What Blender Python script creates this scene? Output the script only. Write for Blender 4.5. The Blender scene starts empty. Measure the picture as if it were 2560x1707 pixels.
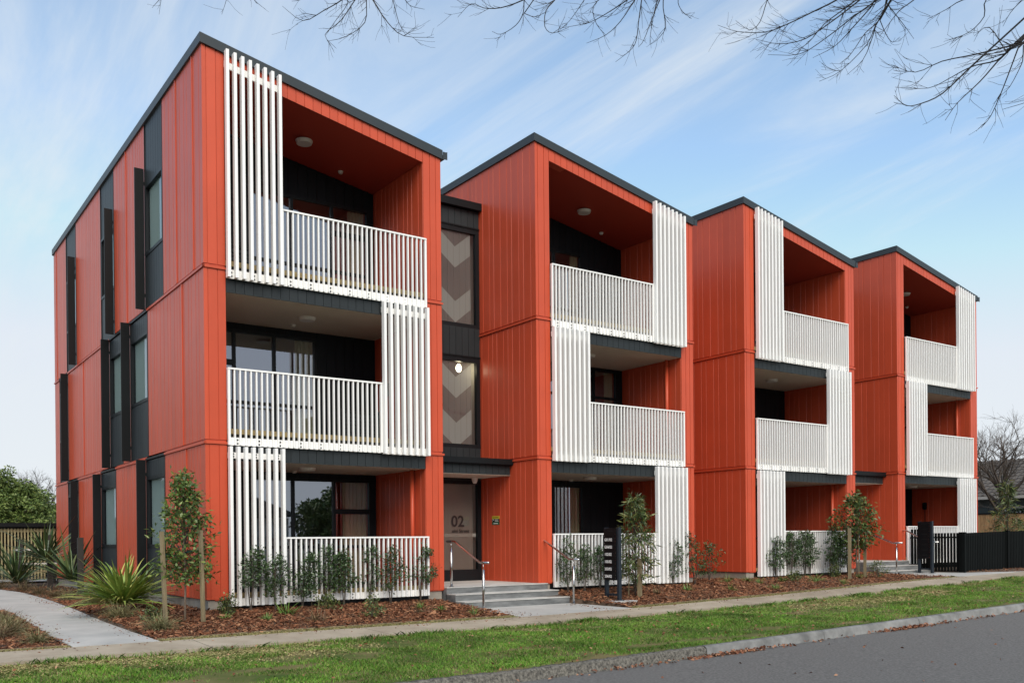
import bpy, math, random
import numpy as np
from mathutils import Matrix, Vector
R = math.radians
random.seed(7)
rng = np.random.default_rng(11)
S = bpy.context.scene
COL = S.collection

# ------------------------------------------------------------------ camera
cam = bpy.data.cameras.new('camera')
cam.lens = 36.0 * 2334.9 / 2560
cam.sensor_width = 36
cam.sensor_fit = 'HORIZONTAL'
cam.shift_y = 503.05 / 2560
cam.clip_end = 3000
camo = bpy.data.objects.new('camera', cam)
COL.objects.link(camo)
rx = Vector((0.8164118, -0.5773985, -0.0090976))
ux = Vector((0.0091384, -0.0028343, 0.9999542))
fx = Vector((0.5773979, 0.8164575, -0.0029625))
camo.matrix_world = Matrix((
    (rx.x, ux.x, -fx.x, -4.7555), (rx.y, ux.y, -fx.y, -15.4236),
    (rx.z, ux.z, -fx.z, 0.9377), (0, 0, 0, 1)))
S.camera = camo

# ------------------------------------------------------------------ sky, sun, exposure
SUN_EL, SUN_AZ = 45.0, 199.0          # azimuth clockwise from +Y: behind the camera, to its left
world = bpy.data.worlds.new('World')
S.world = world
world.use_nodes = True
wn = world.node_tree
for n in list(wn.nodes):
    wn.nodes.remove(n)
def W(t, **k):
    n = wn.nodes.new(t)
    for a, b in k.items():
        setattr(n, a, b)
    return n
def wl(a, b):
    wn.links.new(a, b)
sky = W('ShaderNodeTexSky', sky_type='NISHITA')
sky.sun_disc = False
sky.sun_elevation = R(SUN_EL)
sky.sun_rotation = R(SUN_AZ)
sky.altitude = 50
sky.air_density = 1.0
sky.dust_density = 0.4
sky.ozone_density = 2.5
tc = W('ShaderNodeTexCoord')
sep = W('ShaderNodeSeparateXYZ')
wl(tc.outputs['Generated'], sep.inputs[0])
zc = W('ShaderNodeMath', operation='ADD'); zc.inputs[1].default_value = 0.16
wl(sep.outputs['Z'], zc.inputs[0])
zm = W('ShaderNodeMath', operation='MAXIMUM'); zm.inputs[1].default_value = 0.05
wl(zc.outputs[0], zm.inputs[0])
dv = W('ShaderNodeVectorMath', operation='DIVIDE')
cb = W('ShaderNodeCombineXYZ')
for i in range(3):
    wl(zm.outputs[0], cb.inputs[i])
wl(tc.outputs['Generated'], dv.inputs[0]); wl(cb.outputs[0], dv.inputs[1])
mp = W('ShaderNodeMapping'); mp.inputs['Rotation'].default_value = (0, 0, R(65)); mp.inputs['Scale'].default_value = (1.7, .45, 0)
wl(dv.outputs[0], mp.inputs[0])
n1 = W('ShaderNodeTexNoise'); n1.inputs['Scale'].default_value = 1.5; n1.inputs['Detail'].default_value = 9; n1.inputs['Roughness'].default_value = 0.62; n1.inputs['Distortion'].default_value = 0.6
wl(mp.outputs[0], n1.inputs['Vector'])
mp2 = W('ShaderNodeMapping'); mp2.inputs['Location'].default_value = (8.03, 6.28, 0); mp2.inputs['Scale'].default_value = (0.5, 0.5, 0)
wl(dv.outputs[0], mp2.inputs[0])
n2 = W('ShaderNodeTexNoise'); n2.inputs['Scale'].default_value = 0.9; n2.inputs['Detail'].default_value = 2
wl(mp2.outputs[0], n2.inputs['Vector'])
ml = W('ShaderNodeMath', operation='ADD')
wl(n1.outputs[0], ml.inputs[0]); wl(n2.outputs[0], ml.inputs[1])
cr = W('ShaderNodeMapRange', interpolation_type='SMOOTHSTEP'); cr.inputs['From Min'].default_value = 0.96; cr.inputs['From Max'].default_value = 1.38; cr.inputs['To Min'].default_value = 0.1; cr.inputs['To Max'].default_value = 0.9
wl(ml.outputs[0], cr.inputs['Value'])
# the air is milkier low down, as in the photograph
hz = W('ShaderNodeMapRange', interpolation_type='SMOOTHSTEP'); hz.inputs['From Min'].default_value = 0.02; hz.inputs['From Max'].default_value = 0.36; hz.inputs['To Min'].default_value = 0.95; hz.inputs['To Max'].default_value = 0.0
wl(sep.outputs['Z'], hz.inputs['Value'])
sb_ = W('ShaderNodeMath', operation='SUBTRACT'); sb_.inputs[0].default_value = 1.0; wl(cr.outputs[0], sb_.inputs[1])
hm = W('ShaderNodeMath', operation='MULTIPLY_ADD'); wl(hz.outputs[0], hm.inputs[0]); wl(sb_.outputs[0], hm.inputs[1]); wl(cr.outputs[0], hm.inputs[2])
mxc = W('ShaderNodeMix', data_type='RGBA'); mxc.inputs['B'].default_value = (3.28, 3.48, 3.62, 1)
wl(hm.outputs[0], mxc.inputs['Factor']); gr = W('ShaderNodeMix', data_type='RGBA', blend_type='MULTIPLY'); gr.inputs['Factor'].default_value = 1; gr.inputs['B'].default_value = (1.02, 1.03, .93, 1)
wl(sky.outputs[0], gr.inputs['A']); 
dk = W('ShaderNodeMix', data_type='RGBA', blend_type='DARKEN'); dk.inputs['Factor'].default_value = 1; dk.inputs['B'].default_value = (2.8, 3.15, 3.75, 1)   # high veil of cloud tames the horizon glow
wl(gr.outputs['Result'], dk.inputs['A']); wl(dk.outputs['Result'], mxc.inputs['A'])
bg = W('ShaderNodeBackground'); bg.inputs['Strength'].default_value = 0.107
wl(mxc.outputs['Result'], bg.inputs[0])
wo = W('ShaderNodeOutputWorld'); wl(bg.outputs[0], wo.inputs[0])

sun = bpy.data.lights.new('sun', 'SUN')
sun.energy = 1.6
sun.angle = R(50)
sun.color = (1.0, 0.925, 0.81)
suno = bpy.data.objects.new('sun', sun)
COL.objects.link(suno)
az, el = R(SUN_AZ), R(SUN_EL)
sdir = Vector((math.sin(az) * math.cos(el), math.cos(az) * math.cos(el), math.sin(el)))
suno.rotation_euler = sdir.to_track_quat('Z', 'Y').to_euler()
suno.location = sdir * 60

S.view_settings.view_transform = 'Standard'
S.view_settings.look = 'None'
S.view_settings.gamma = 1
S.view_settings.use_curve_mapping = False
S.view_settings.exposure = 1.22

# ------------------------------------------------------------------ materials
MATS = {}
def mat(name, col, rough=0.5, spec=0.5, metal=0.0, var=0.0, vscale=3.0, bump=0.0, bscale=40.0, col2=None, objvar=0.0, island=None, patch=0.0, detail=5, stretch=None, bdist=0.01):
    m = bpy.data.materials.new(name)
    m.use_nodes = True
    nt = m.node_tree
    b = nt.nodes['Principled BSDF']
    b.inputs['Roughness'].default_value = rough
    b.inputs['Specular IOR Level'].default_value = spec
    b.inputs['Metallic'].default_value = metal
    b.inputs['Base Color'].default_value = (*col, 1)
    tcn = nt.nodes.new('ShaderNodeTexCoord')
    vec = nt.nodes.new('ShaderNodeNewGeometry').outputs['Position']
    if stretch:
        mpn = nt.nodes.new('ShaderNodeMapping'); mpn.inputs['Scale'].default_value = stretch
        nt.links.new(vec, mpn.inputs[0]); vec = mpn.outputs[0]
    out = None
    if island:
        g = nt.nodes.new('ShaderNodeNewGeometry')
        rp = nt.nodes.new('ShaderNodeValToRGB')
        e = rp.color_ramp.elements
        while len(e) < len(island):
            e.new(0.5)
        for i, c in enumerate(island):
            e[i].position = i / (len(island) - 1)
            e[i].color = (*c, 1)
        nt.links.new(g.outputs['Random Per Island'], rp.inputs[0])
        out = rp.outputs[0]
        if patch:
            nz = nt.nodes.new('ShaderNodeTexNoise'); nz.inputs['Scale'].default_value = 1.4; nz.inputs['Detail'].default_value = 5
            nt.links.new(vec, nz.inputs['Vector'])
            mr = nt.nodes.new('ShaderNodeMapRange'); mr.inputs['From Min'].default_value = .3; mr.inputs['From Max'].default_value = .7; mr.inputs['To Min'].default_value = 1 - patch; mr.inputs['To Max'].default_value = 1 + patch
            nt.links.new(nz.outputs[0], mr.inputs['Value'])
            hs = nt.nodes.new('ShaderNodeHueSaturation'); nt.links.new(out, hs.inputs['Color']); nt.links.new(mr.outputs[0], hs.inputs['Value']); out = hs.outputs[0]
    elif var > 0 or col2:
        nz = nt.nodes.new('ShaderNodeTexNoise'); nz.inputs['Scale'].default_value = vscale; nz.inputs['Detail'].default_value = detail; nz.inputs['Roughness'].default_value = 0.62
        nt.links.new(vec, nz.inputs['Vector'])
        rp = nt.nodes.new('ShaderNodeValToRGB')
        c2 = col2 if col2 else tuple(min(1, c * (1 + var)) for c in col)
        c1 = col if col2 else tuple(c * (1 - var) for c in col)
        rp.color_ramp.elements[0].position = 0.34; rp.color_ramp.elements[0].color = (*c1, 1)
        rp.color_ramp.elements[1].position = 0.66; rp.color_ramp.elements[1].color = (*c2, 1)
        nt.links.new(nz.outputs[0], rp.inputs[0])
        out = rp.outputs[0]
    if objvar > 0:
        oi = nt.nodes.new('ShaderNodeObjectInfo')
        mr = nt.nodes.new('ShaderNodeMapRange'); mr.inputs['To Min'].default_value = 1 - objvar; mr.inputs['To Max'].default_value = 1 + objvar
        nt.links.new(oi.outputs['Random'], mr.inputs['Value'])
        hs = nt.nodes.new('ShaderNodeHueSaturation')
        hs.inputs['Color'].default_value = (*col, 1)
        if out:
            nt.links.new(out, hs.inputs['Color'])
        nt.links.new(mr.outputs[0], hs.inputs['Value'])
        out = hs.outputs[0]
    if out:
        nt.links.new(out, b.inputs['Base Color'])
    if bump > 0:
        nb = nt.nodes.new('ShaderNodeTexNoise'); nb.inputs['Scale'].default_value = bscale; nb.inputs['Detail'].default_value = 4
        nt.links.new(vec, nb.inputs['Vector'])
        bn = nt.nodes.new('ShaderNodeBump'); bn.inputs['Strength'].default_value = bump; bn.inputs['Distance'].default_value = bdist
        nt.links.new(nb.outputs[0], bn.inputs['Height']); nt.links.new(bn.outputs[0], b.inputs['Normal'])
    MATS[name] = m
    return m

mat('red', (0.535, 0.078, 0.033), rough=0.38, spec=0.36, var=0.05, vscale=1.2, objvar=0.05, bump=0.05, bscale=9)
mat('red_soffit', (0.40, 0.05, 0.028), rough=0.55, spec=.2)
mat('charcoal', (0.026, 0.031, 0.034), rough=0.45, spec=.22, var=0.06, vscale=2, objvar=0.06)
mat('black', (0.007, 0.008, 0.009), rough=0.45, spec=.2, objvar=0.05)
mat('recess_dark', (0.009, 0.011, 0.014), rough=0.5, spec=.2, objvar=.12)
mat('trim', (0.036, 0.044, 0.05), rough=0.42, spec=.3, var=0.05, vscale=1.5)
mat('white', (0.87, 0.865, 0.85), rough=0.38, var=0.025, vscale=6, stretch=(1, 1, .25))
mat('bolt', (0.02, 0.02, 0.02), rough=0.4)
mat('soffit', (0.62, 0.53, 0.43), rough=0.6, var=0.03, vscale=2)
mat('frame', (0.009, 0.011, 0.013), rough=0.4, spec=.25)
mat('room', (0.23, 0.22, 0.2), rough=0.8)
mat('curtain', (0.60, 0.52, 0.36), rough=0.9)
mat('blind', (0.62, 0.72, 0.68), rough=0.85)
mat('wood', (0.36, 0.27, 0.12), rough=0.6, var=0.2, vscale=6, stretch=(1, 1, 8))
mat('palewood', (0.30, 0.25, 0.13), rough=0.7, var=0.25, vscale=5, objvar=0.18, stretch=(6, 6, 1))
mat('brownwood', (0.33, 0.20, 0.09), rough=0.75, var=0.3, vscale=4, objvar=0.2, stretch=(5, 5, .8))
mat('stakewood', (0.19, 0.15, 0.085), rough=0.8, var=0.3, vscale=14, objvar=0.15, stretch=(1, 1, .12), bump=.3, bscale=60)
mat('darkwood', (0.028, 0.024, 0.02), rough=0.8, var=0.2, vscale=9)
mat('plinth', (0.30, 0.27, 0.23), rough=0.85, var=0.14, vscale=5, bump=.25, bscale=50)
mat('concrete', (0.33, 0.33, 0.32), rough=0.75, col2=(0.43, 0.43, 0.42), vscale=1.6, bump=.15, bscale=90, detail=8)
mat('path_concrete', (0.31, 0.31, 0.295), rough=0.8, col2=(0.43, 0.42, 0.395), vscale=1.1, bump=.15, bscale=110, detail=8)
mat('step_concrete', (0.09, 0.094, 0.096), rough=0.7, spec=.3, col2=(0.23, 0.235, 0.235), vscale=3.0, bump=.2, bscale=70, detail=9, stretch=(.6, 1, 2.6))
mat('tread_concrete', (0.36, 0.35, 0.33), rough=0.75, col2=(0.50, 0.49, 0.46), vscale=2.0, bump=.2, bscale=90)
mat('footpath', (0.26, 0.215, 0.16), rough=0.9, spec=.2, col2=(0.39, 0.335, 0.26), vscale=1.3, bump=.5, bscale=120, detail=10, objvar=.06)
mat('asphalt', (0.086, 0.083, 0.079), rough=0.9, spec=.2, col2=(0.168, 0.161, 0.152), vscale=34, bump=.5, bscale=150, detail=6, bdist=.004)
mat('kerb_old', (0.05, 0.047, 0.042), rough=0.95, spec=.2, col2=(0.21, 0.195, 0.165), vscale=30, bump=1.0, bscale=55, detail=6, bdist=.02)
mat('kerb_new', (0.12, 0.12, 0.115), rough=0.85, spec=.15, col2=(0.25, 0.247, 0.235), vscale=3.2, bump=.25, bscale=70, detail=9)
mat('soil', (0.055, 0.036, 0.022), rough=1, col2=(0.11, 0.07, 0.045), vscale=14, bump=.6, bscale=40)
mat('turf', (0.05, 0.085, 0.018), rough=1, spec=.1, col2=(0.17, 0.135, 0.065), vscale=1.3, bump=.6, bscale=60, detail=9)
mat('yard', (0.30, 0.30, 0.30), rough=0.9, var=.12, vscale=.6)
mat('field', (0.07, 0.10, 0.035), rough=1, var=.25, vscale=.15)
mat('grass', (0.1, 0.2, 0.03), rough=0.55, spec=.3, island=[(0.04, 0.115, 0.009), (0.07, 0.19, 0.014), (0.105, 0.245, 0.02), (0.155, 0.27, 0.035), (0.27, 0.23, 0.095)], patch=.5)
mat('dry_grass', (0.4, 0.35, 0.15), rough=0.8, spec=.2, island=[(0.20, 0.18, 0.07), (0.34, 0.29, 0.13), (0.42, 0.36, 0.18), (0.13, 0.17, 0.04)])
mat('chips', (0.2, 0.1, 0.05), rough=0.9, spec=.2, island=[(0.05, 0.020, 0.011), (0.11, 0.042, 0.021), (0.18, 0.068, 0.032), (0.24, 0.10, 0.05), (0.37, 0.20, 0.11)])
mat('litter', (0.2, 0.08, 0.04), rough=0.8, island=[(0.09, 0.035, 0.018), (0.19, 0.065, 0.03), (0.28, 0.12, 0.06), (0.36, 0.20, 0.12)])
mat('shrub_leaf', (0.05, 0.09, 0.03), rough=0.38, spec=.5, island=[(0.022, 0.042, 0.016), (0.038, 0.072, 0.024), (0.055, 0.10, 0.03), (0.075, 0.125, 0.045)])
mat('ash_leaf', (0.07, 0.11, 0.03), rough=0.4, spec=.5, island=[(0.04, 0.075, 0.02), (0.07, 0.12, 0.028), (0.11, 0.175, 0.035), (0.21, 0.25, 0.06)])
mat('maple_leaf', (0.07, 0.11, 0.03), rough=0.45, spec=.4, island=[(0.035, 0.07, 0.02), (0.06, 0.10, 0.025), (0.09, 0.13, 0.03), (0.15, 0.11, 0.03)])
mat('wattle_leaf', (0.07, 0.11, 0.03), rough=0.42, spec=.4, island=[(0.03, 0.055, 0.02), (0.06, 0.09, 0.03), (0.10, 0.14, 0.04), (0.20, 0.19, 0.055)])
mat('tree_leaf', (0.06, 0.1, 0.03), rough=0.5, spec=.35, island=[(0.05, 0.085, 0.02), (0.095, 0.145, 0.032), (0.145, 0.20, 0.05), (0.20, 0.24, 0.07)])
mat('flax_yellow', (0.2, 0.25, 0.06), rough=0.42, spec=.4, island=[(0.10, 0.19, 0.035), (0.20, 0.30, 0.06), (0.29, 0.38, 0.09), (0.40, 0.38, 0.10)])
mat('flax_green', (0.06, 0.11, 0.04), rough=0.42, spec=.4, island=[(0.028, 0.06, 0.024), (0.055, 0.10, 0.04), (0.10, 0.16, 0.06), (0.16, 0.20, 0.07)])
mat('tussock', (0.2, 0.2, 0.08), rough=0.7, island=[(0.10, 0.12, 0.045), (0.19, 0.19, 0.08), (0.28, 0.25, 0.12), (0.15, 0.09, 0.045)])
mat('tussock_brown', (0.2, 0.1, 0.06), rough=0.7, island=[(0.11, 0.065, 0.035), (0.18, 0.11, 0.06), (0.22, 0.17, 0.08), (0.09, 0.10, 0.04)])
mat('green_tuft', (0.1, 0.2, 0.03), rough=0.55, island=[(0.06, 0.12, 0.02), (0.10, 0.19, 0.03), (0.15, 0.25, 0.05)])
mat('bark', (0.07, 0.055, 0.043), rough=0.95, var=.3, vscale=9)
mat('bark_dark', (0.032, 0.028, 0.027), rough=0.9, var=.25, vscale=12)
mat('bark_pale', (0.26, 0.20, 0.15), rough=0.9, var=.25, vscale=14)
mat('strap', (0.01, 0.045, 0.045), rough=0.6)
mat('steel', (0.55, 0.54, 0.52), rough=0.18, metal=1.0)
mat('postblue', (0.018, 0.025, 0.034), rough=0.42, spec=.25)
mat('boxblack', (0.006, 0.007, 0.008), rough=0.4, spec=.18)
mat('lettering', (0.82, 0.82, 0.80), rough=0.5)
mat('darklettering', (0.03, 0.018, 0.018), rough=0.5)
mat('signyellow', (0.62, 0.56, 0.05), rough=0.5)
mat('signgreen', (0.01, 0.10, 0.05), rough=0.5)
mat('fence_black', (0.005, 0.0062, 0.0062), rough=0.6, spec=.08, objvar=.2)
mat('weatherboard', (0.045, 0.065, 0.068), rough=0.6, objvar=.05)
mat('rooftile', (0.075, 0.065, 0.056), rough=0.85, var=.25, vscale=6, objvar=.12, bump=.4, bscale=30)
mat('gutterwhite', (0.42, 0.40, 0.36), rough=0.5)
mat('stairwhite', (0.62, 0.62, 0.58), rough=0.6)
mat('stairred', (0.11, 0.022, 0.022), rough=0.45)
mat('lightbody', (0.66, 0.62, 0.57), rough=0.4)
mat('housewhite', (0.62, 0.62, 0.60), rough=0.6)
def special():
    m = bpy.data.materials.new('glass'); m.use_nodes = True; nt = m.node_tree; nt.nodes.clear()
    o = nt.nodes.new('ShaderNodeOutputMaterial'); mx = nt.nodes.new('ShaderNodeMixShader')
    t = nt.nodes.new('ShaderNodeBsdfTransparent'); t.inputs[0].default_value = (0.72, 0.78, 0.75, 1)
    g = nt.nodes.new('ShaderNodeBsdfGlossy'); g.inputs['Roughness'].default_value = 0.0; g.inputs[0].default_value = (0.86, 0.90, 1.0, 1)
    f = nt.nodes.new('ShaderNodeFresnel'); f.inputs[0].default_value = 1.5
    a = nt.nodes.new('ShaderNodeMath'); a.operation = 'MULTIPLY_ADD'; a.inputs[1].default_value = 0.8; a.inputs[2].default_value = 0.26
    nt.links.new(f.outputs[0], a.inputs[0]); nt.links.new(a.outputs[0], mx.inputs[0]); nt.links.new(t.outputs[0], mx.inputs[1]); nt.links.new(g.outputs[0], mx.inputs[2]); nt.links.new(mx.outputs[0], o.inputs[0])
    MATS['glass'] = m
    m2 = m.copy(); m2.name = 'clear_glass'; MATS['clear_glass'] = m2
    for n in m2.node_tree.nodes:
        if n.type == 'MATH': n.inputs[2].default_value = 0.04
        if n.type == 'BSDF_TRANSPARENT': n.inputs[0].default_value = (0.86, 0.88, 0.86, 1)
    m = bpy.data.materials.new('lamp_lit'); m.use_nodes = True; nt = m.node_tree; nt.nodes.clear()
    o = nt.nodes.new('ShaderNodeOutputMaterial'); e = nt.nodes.new('ShaderNodeEmission'); e.inputs[0].default_value = (1, 0.85, 0.58, 1); e.inputs[1].default_value = 9
    nt.links.new(e.outputs[0], o.inputs[0]); MATS['lamp_lit'] = m
special()
def chevron_material():
    m = mat('chevron', (0.3, 0.25, 0.23), rough=0.75, spec=.1)
    nt = m.node_tree; b = nt.nodes['Principled BSDF']
    p = nt.nodes.new('ShaderNodeNewGeometry'); s = nt.nodes.new('ShaderNodeSeparateXYZ'); nt.links.new(p.outputs['Position'], s.inputs[0])
    def M(op, a, bb=None):
        n = nt.nodes.new('ShaderNodeMath'); n.operation = op
        for i, v in enumerate((a, bb)):
            if v is None: continue
            if isinstance(v, (int, float)): n.inputs[i].default_value = v
            else: nt.links.new(v, n.inputs[i])
        return n.outputs[0]
    # printed V-shaped bands: height above each valley line z - 0.8 |x - x_valley|
    h = M('SUBTRACT', s.outputs['Z'], M('MULTIPLY', M('ABSOLUTE', M('SUBTRACT', s.outputs['X'], 6.235)), 0.8))
    rp = nt.nodes.new('ShaderNodeValToRGB'); rp.color_ramp.interpolation = 'CONSTANT'
    D, L = (0.42, 0.36, 0.35, 1), (0.82, 0.80, 0.77, 1)
    st = [(0, D), (.22, L), (.262, D), (.30, L), (.352, D), (.4095, L), (.457, D), (.576, L), (.622, D), (.698, L), (.745, D)]
    e = rp.color_ramp.elements
    while len(e) < len(st): e.new(.5)
    for i, (q, c) in enumerate(st): e[i].position = q; e[i].color = c
    nt.links.new(M('DIVIDE', h, 10.0), rp.inputs[0])
    g = M('LESS_THAN', M('MODULO', M('ADD', s.outputs['X'], 20.0), 0.155), 0.008)
    m2 = nt.nodes.new('ShaderNodeMix'); m2.data_type = 'RGBA'; m2.blend_type = 'MULTIPLY'; m2.inputs['B'].default_value = (0.72, 0.72, 0.72, 1)
    nt.links.new(g, m2.inputs['Factor']); nt.links.new(rp.outputs[0], m2.inputs['A'])
    nt.links.new(m2.outputs['Result'], b.inputs['Base Color'])
    tr = nt.nodes.new('ShaderNodeBsdfTransparent'); mx = nt.nodes.new('ShaderNodeMixShader'); mx.inputs[0].default_value = .52
    o = [n for n in nt.nodes if n.type == 'OUTPUT_MATERIAL'][0]
    nt.links.new(tr.outputs[0], mx.inputs[1]); nt.links.new(b.outputs[0], mx.inputs[2]); nt.links.new(mx.outputs[0], o.inputs[0])
    mat('stair_taupe', (0.42, 0.37, 0.34), rough=.8)
    m = mat('frost', (0.50, 0.41, 0.36), rough=.8, spec=.1); nt = m.node_tree
    tr = nt.nodes.new('ShaderNodeBsdfTransparent'); mx = nt.nodes.new('ShaderNodeMixShader'); mx.inputs[0].default_value = .5
    o = [n for n in nt.nodes if n.type == 'OUTPUT_MATERIAL'][0]
    nt.links.new(tr.outputs[0], mx.inputs[1]); nt.links.new(nt.nodes['Principled BSDF'].outputs[0], mx.inputs[2]); nt.links.new(mx.outputs[0], o.inputs[0])
chevron_material()

# ------------------------------------------------------------------ helpers
def link(o, parent=None):
    COL.objects.link(o)
    if parent:
        o.parent = parent
    return o
def tag(o, label=None, cat=None, group=None, kind=None):
    if label: o['label'] = label
    if cat: o['category'] = cat
    if group: o['group'] = group
    if kind: o['kind'] = kind
    return o
def thing(name, loc, label, cat, group=None, rz=0):
    o = bpy.data.objects.new(name, None)
    o.empty_display_size = 0.2
    o.location = loc
    o.rotation_euler = (0, 0, rz)
    link(o)
    return tag(o, label, cat, group)
class MB:
    def __init__(s): s.v = []; s.f = []
    def add(s, vs, fs):
        n = len(s.v); s.v += [tuple(v) for v in vs]; s.f += [tuple(i + n for i in f) for f in fs]; return s
    def box(s, x0, x1, y0, y1, z0, z1):
        return s.add([(x0, y0, z0), (x1, y0, z0), (x1, y1, z0), (x0, y1, z0), (x0, y0, z1), (x1, y0, z1), (x1, y1, z1), (x0, y1, z1)],
                     [(0, 3, 2, 1), (4, 5, 6, 7), (0, 1, 5, 4), (1, 2, 6, 5), (2, 3, 7, 6), (3, 0, 4, 7)])
    def prism_y(s, poly, y0, y1):
        n = len(poly)
        return s.add([(x, y0, z) for x, z in poly] + [(x, y1, z) for x, z in poly],
                     [tuple(range(n))] + [tuple(range(2 * n - 1, n - 1, -1))] + [(i + n, (i + 1) % n + n, (i + 1) % n, i) for i in range(n)])
    def prism_x(s, poly, x0, x1):
        n = len(poly)
        return s.add([(x0, y, z) for y, z in poly] + [(x1, y, z) for y, z in poly],
                     [tuple(range(n))[::-1]] + [tuple(range(n, 2 * n))] + [(i, (i + 1) % n, (i + 1) % n + n, i + n) for i in range(n)])
    def prism_z(s, poly, z0, z1):
        n = len(poly)
        return s.add([(x, y, z0) for x, y in poly] + [(x, y, z1) for x, y in poly],
                     [tuple(range(n))[::-1]] + [tuple(range(n, 2 * n))] + [(i, (i + 1) % n, (i + 1) % n + n, i + n) for i in range(n)])
    def cyl(s, c, r, h, axis='z', n=16, r2=None):
        r2 = r if r2 is None else r2
        vs = []
        for k, (rr, t) in enumerate(((r, 0), (r2, h))):
            for i in range(n):
                a = 2 * math.pi * i / n
                p, q = rr * math.cos(a), rr * math.sin(a)
                vs.append({'z': (c[0] + p, c[1] + q, c[2] + t), 'y': (c[0] + p, c[1] + t, c[2] + q), 'x': (c[0] + t, c[1] + p, c[2] + q)}[axis])
        return s.add(vs, [tuple(range(n))[::-1], tuple(range(n, 2 * n))] + [(i, (i + 1) % n, (i + 1) % n + n, i + n) for i in range(n)])
    def tube(s, pts, rad, n=6):
        pts = [Vector(p) for p in pts]
        if not isinstance(rad, (list, tuple)): rad = [rad] * len(pts)
        vs = []; fs = []
        up = None
        for i, p in enumerate(pts):
            d = (pts[min(i + 1, len(pts) - 1)] - pts[max(i - 1, 0)])
            if d.length < 1e-9: d = Vector((0, 0, 1))
            d.normalize()
            if up is None:
                up = d.orthogonal().normalized()
            else:
                up = (up - d * up.dot(d))
                up = up.normalized() if up.length > 1e-6 else d.orthogonal().normalized()
            w = d.cross(up)
            for k in range(n):
                a = 2 * math.pi * k / n
                vs.append(p + (up * math.cos(a) + w * math.sin(a)) * rad[i])
            if i:
                b = (i - 1) * n
                fs += [(b + k, b + (k + 1) % n, b + n + (k + 1) % n, b + n + k) for k in range(n)]
        e = (len(pts) - 1) * n
        fs += [tuple(range(n))[::-1], tuple(range(e, e + n))]
        return s.add(vs, fs)
    def build(s, name, m, parent=None, smooth=False, loc=None):
        me = bpy.data.meshes.new(name)
        me.from_pydata(s.v, [], s.f)
        me.materials.append(MATS[m])
        if smooth:
            me.polygons.foreach_set('use_smooth', [True] * len(me.polygons))
        o = bpy.data.objects.new(name, me)
        if loc: o.location = loc
        return link(o, parent)
UNIT = {}
def cbox(name, x0, x1, y0, y1, z0, z1, m, parent, out=-1, jitter=0):
    """cladding board on a wall facing -x (out=-1) or +x, with eased vertical edges"""
    key = (m, 'c', out)
    if key not in UNIT:
        me = bpy.data.meshes.new('eased_' + m)
        q = .5 * -out
        b = MB().prism_z([(-q, -.45), (q, -.5), (q, .5), (-q, .45)] if out < 0 else [(q, -.5), (-q, -.45), (-q, .45), (q, .5)], -.5, .5)
        me.from_pydata(b.v, [], b.f); me.materials.append(MATS[m]); UNIT[key] = me
    o = bpy.data.objects.new(name, UNIT[key])
    o.location = ((x0 + x1) / 2, (y0 + y1) / 2, (z0 + z1) / 2)
    o.scale = (abs(x1 - x0), abs(y1 - y0), abs(z1 - z0))
    if jitter: o.rotation_euler = (0, 0, random.gauss(0, jitter))
    return link(o, parent)
def sbox(name, x0, x1, y0, y1, z0, z1, m, parent, jitter=0):
    if m not in UNIT:
        me = bpy.data.meshes.new('piece_' + m)
        b = MB().box(-.5, .5, -.5, .5, -.5, .5)
        me.from_pydata(b.v, [], b.f); me.materials.append(MATS[m]); UNIT[m] = me
    o = bpy.data.objects.new(name, UNIT[m])
    o.location = ((x0 + x1) / 2, (y0 + y1) / 2, (z0 + z1) / 2)
    o.scale = (abs(x1 - x0), abs(y1 - y0), abs(z1 - z0))
    if jitter: o.rotation_euler = (0, 0, random.gauss(0, jitter))
    return link(o, parent)
def inst(name, me, loc, parent=None, rz=0):
    o = bpy.data.objects.new(name, me)
    o.location = loc
    o.rotation_euler = (0, 0, rz)
    return link(o, parent)
def npmesh(name, V, F, m, parent=None, smooth=False, loc=None):
    """V (n,3), F (k,c) equal-size polygons"""
    me = bpy.data.meshes.new(name)
    V = np.asarray(V, np.float32); F = np.asarray(F, np.int32)
    me.vertices.add(len(V)); me.vertices.foreach_set('co', V.ravel())
    me.loops.add(F.size); me.loops.foreach_set('vertex_index', F.ravel())
    me.polygons.add(len(F)); me.polygons.foreach_set('loop_start', np.arange(0, F.size, F.shape[1], dtype=np.int32))
    me.update(calc_edges=True)
    me.materials.append(MATS[m])
    if smooth: me.polygons.foreach_set('use_smooth', np.ones(len(F), bool))
    o = bpy.data.objects.new(name, me)
    if loc: o.location = loc
    return link(o, parent)
def leaves_np(P, D, L, Wd, roll=None, fold=0.25):
    """one rhombic leaf per point: P base, D unit direction, L length, Wd width"""
    n = len(P)
    up = rng.normal(size=(n, 3)); up[:, 2] += 0.9
    sd = np.cross(D, up); sd /= np.linalg.norm(sd, axis=1, keepdims=True) + 1e-9
    nr = np.cross(sd, D)
    L = np.broadcast_to(L, (n,))[:, None]; Wd = np.broadcast_to(Wd, (n,))[:, None]
    V = np.stack([P, P + D * L * .45 + sd * Wd * .5 + nr * Wd * fold, P + D * L, P + D * L * .45 - sd * Wd * .5 + nr * Wd * fold], 1).reshape(-1, 3)
    F = np.arange(4 * n).reshape(-1, 4)
    return V, F
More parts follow.
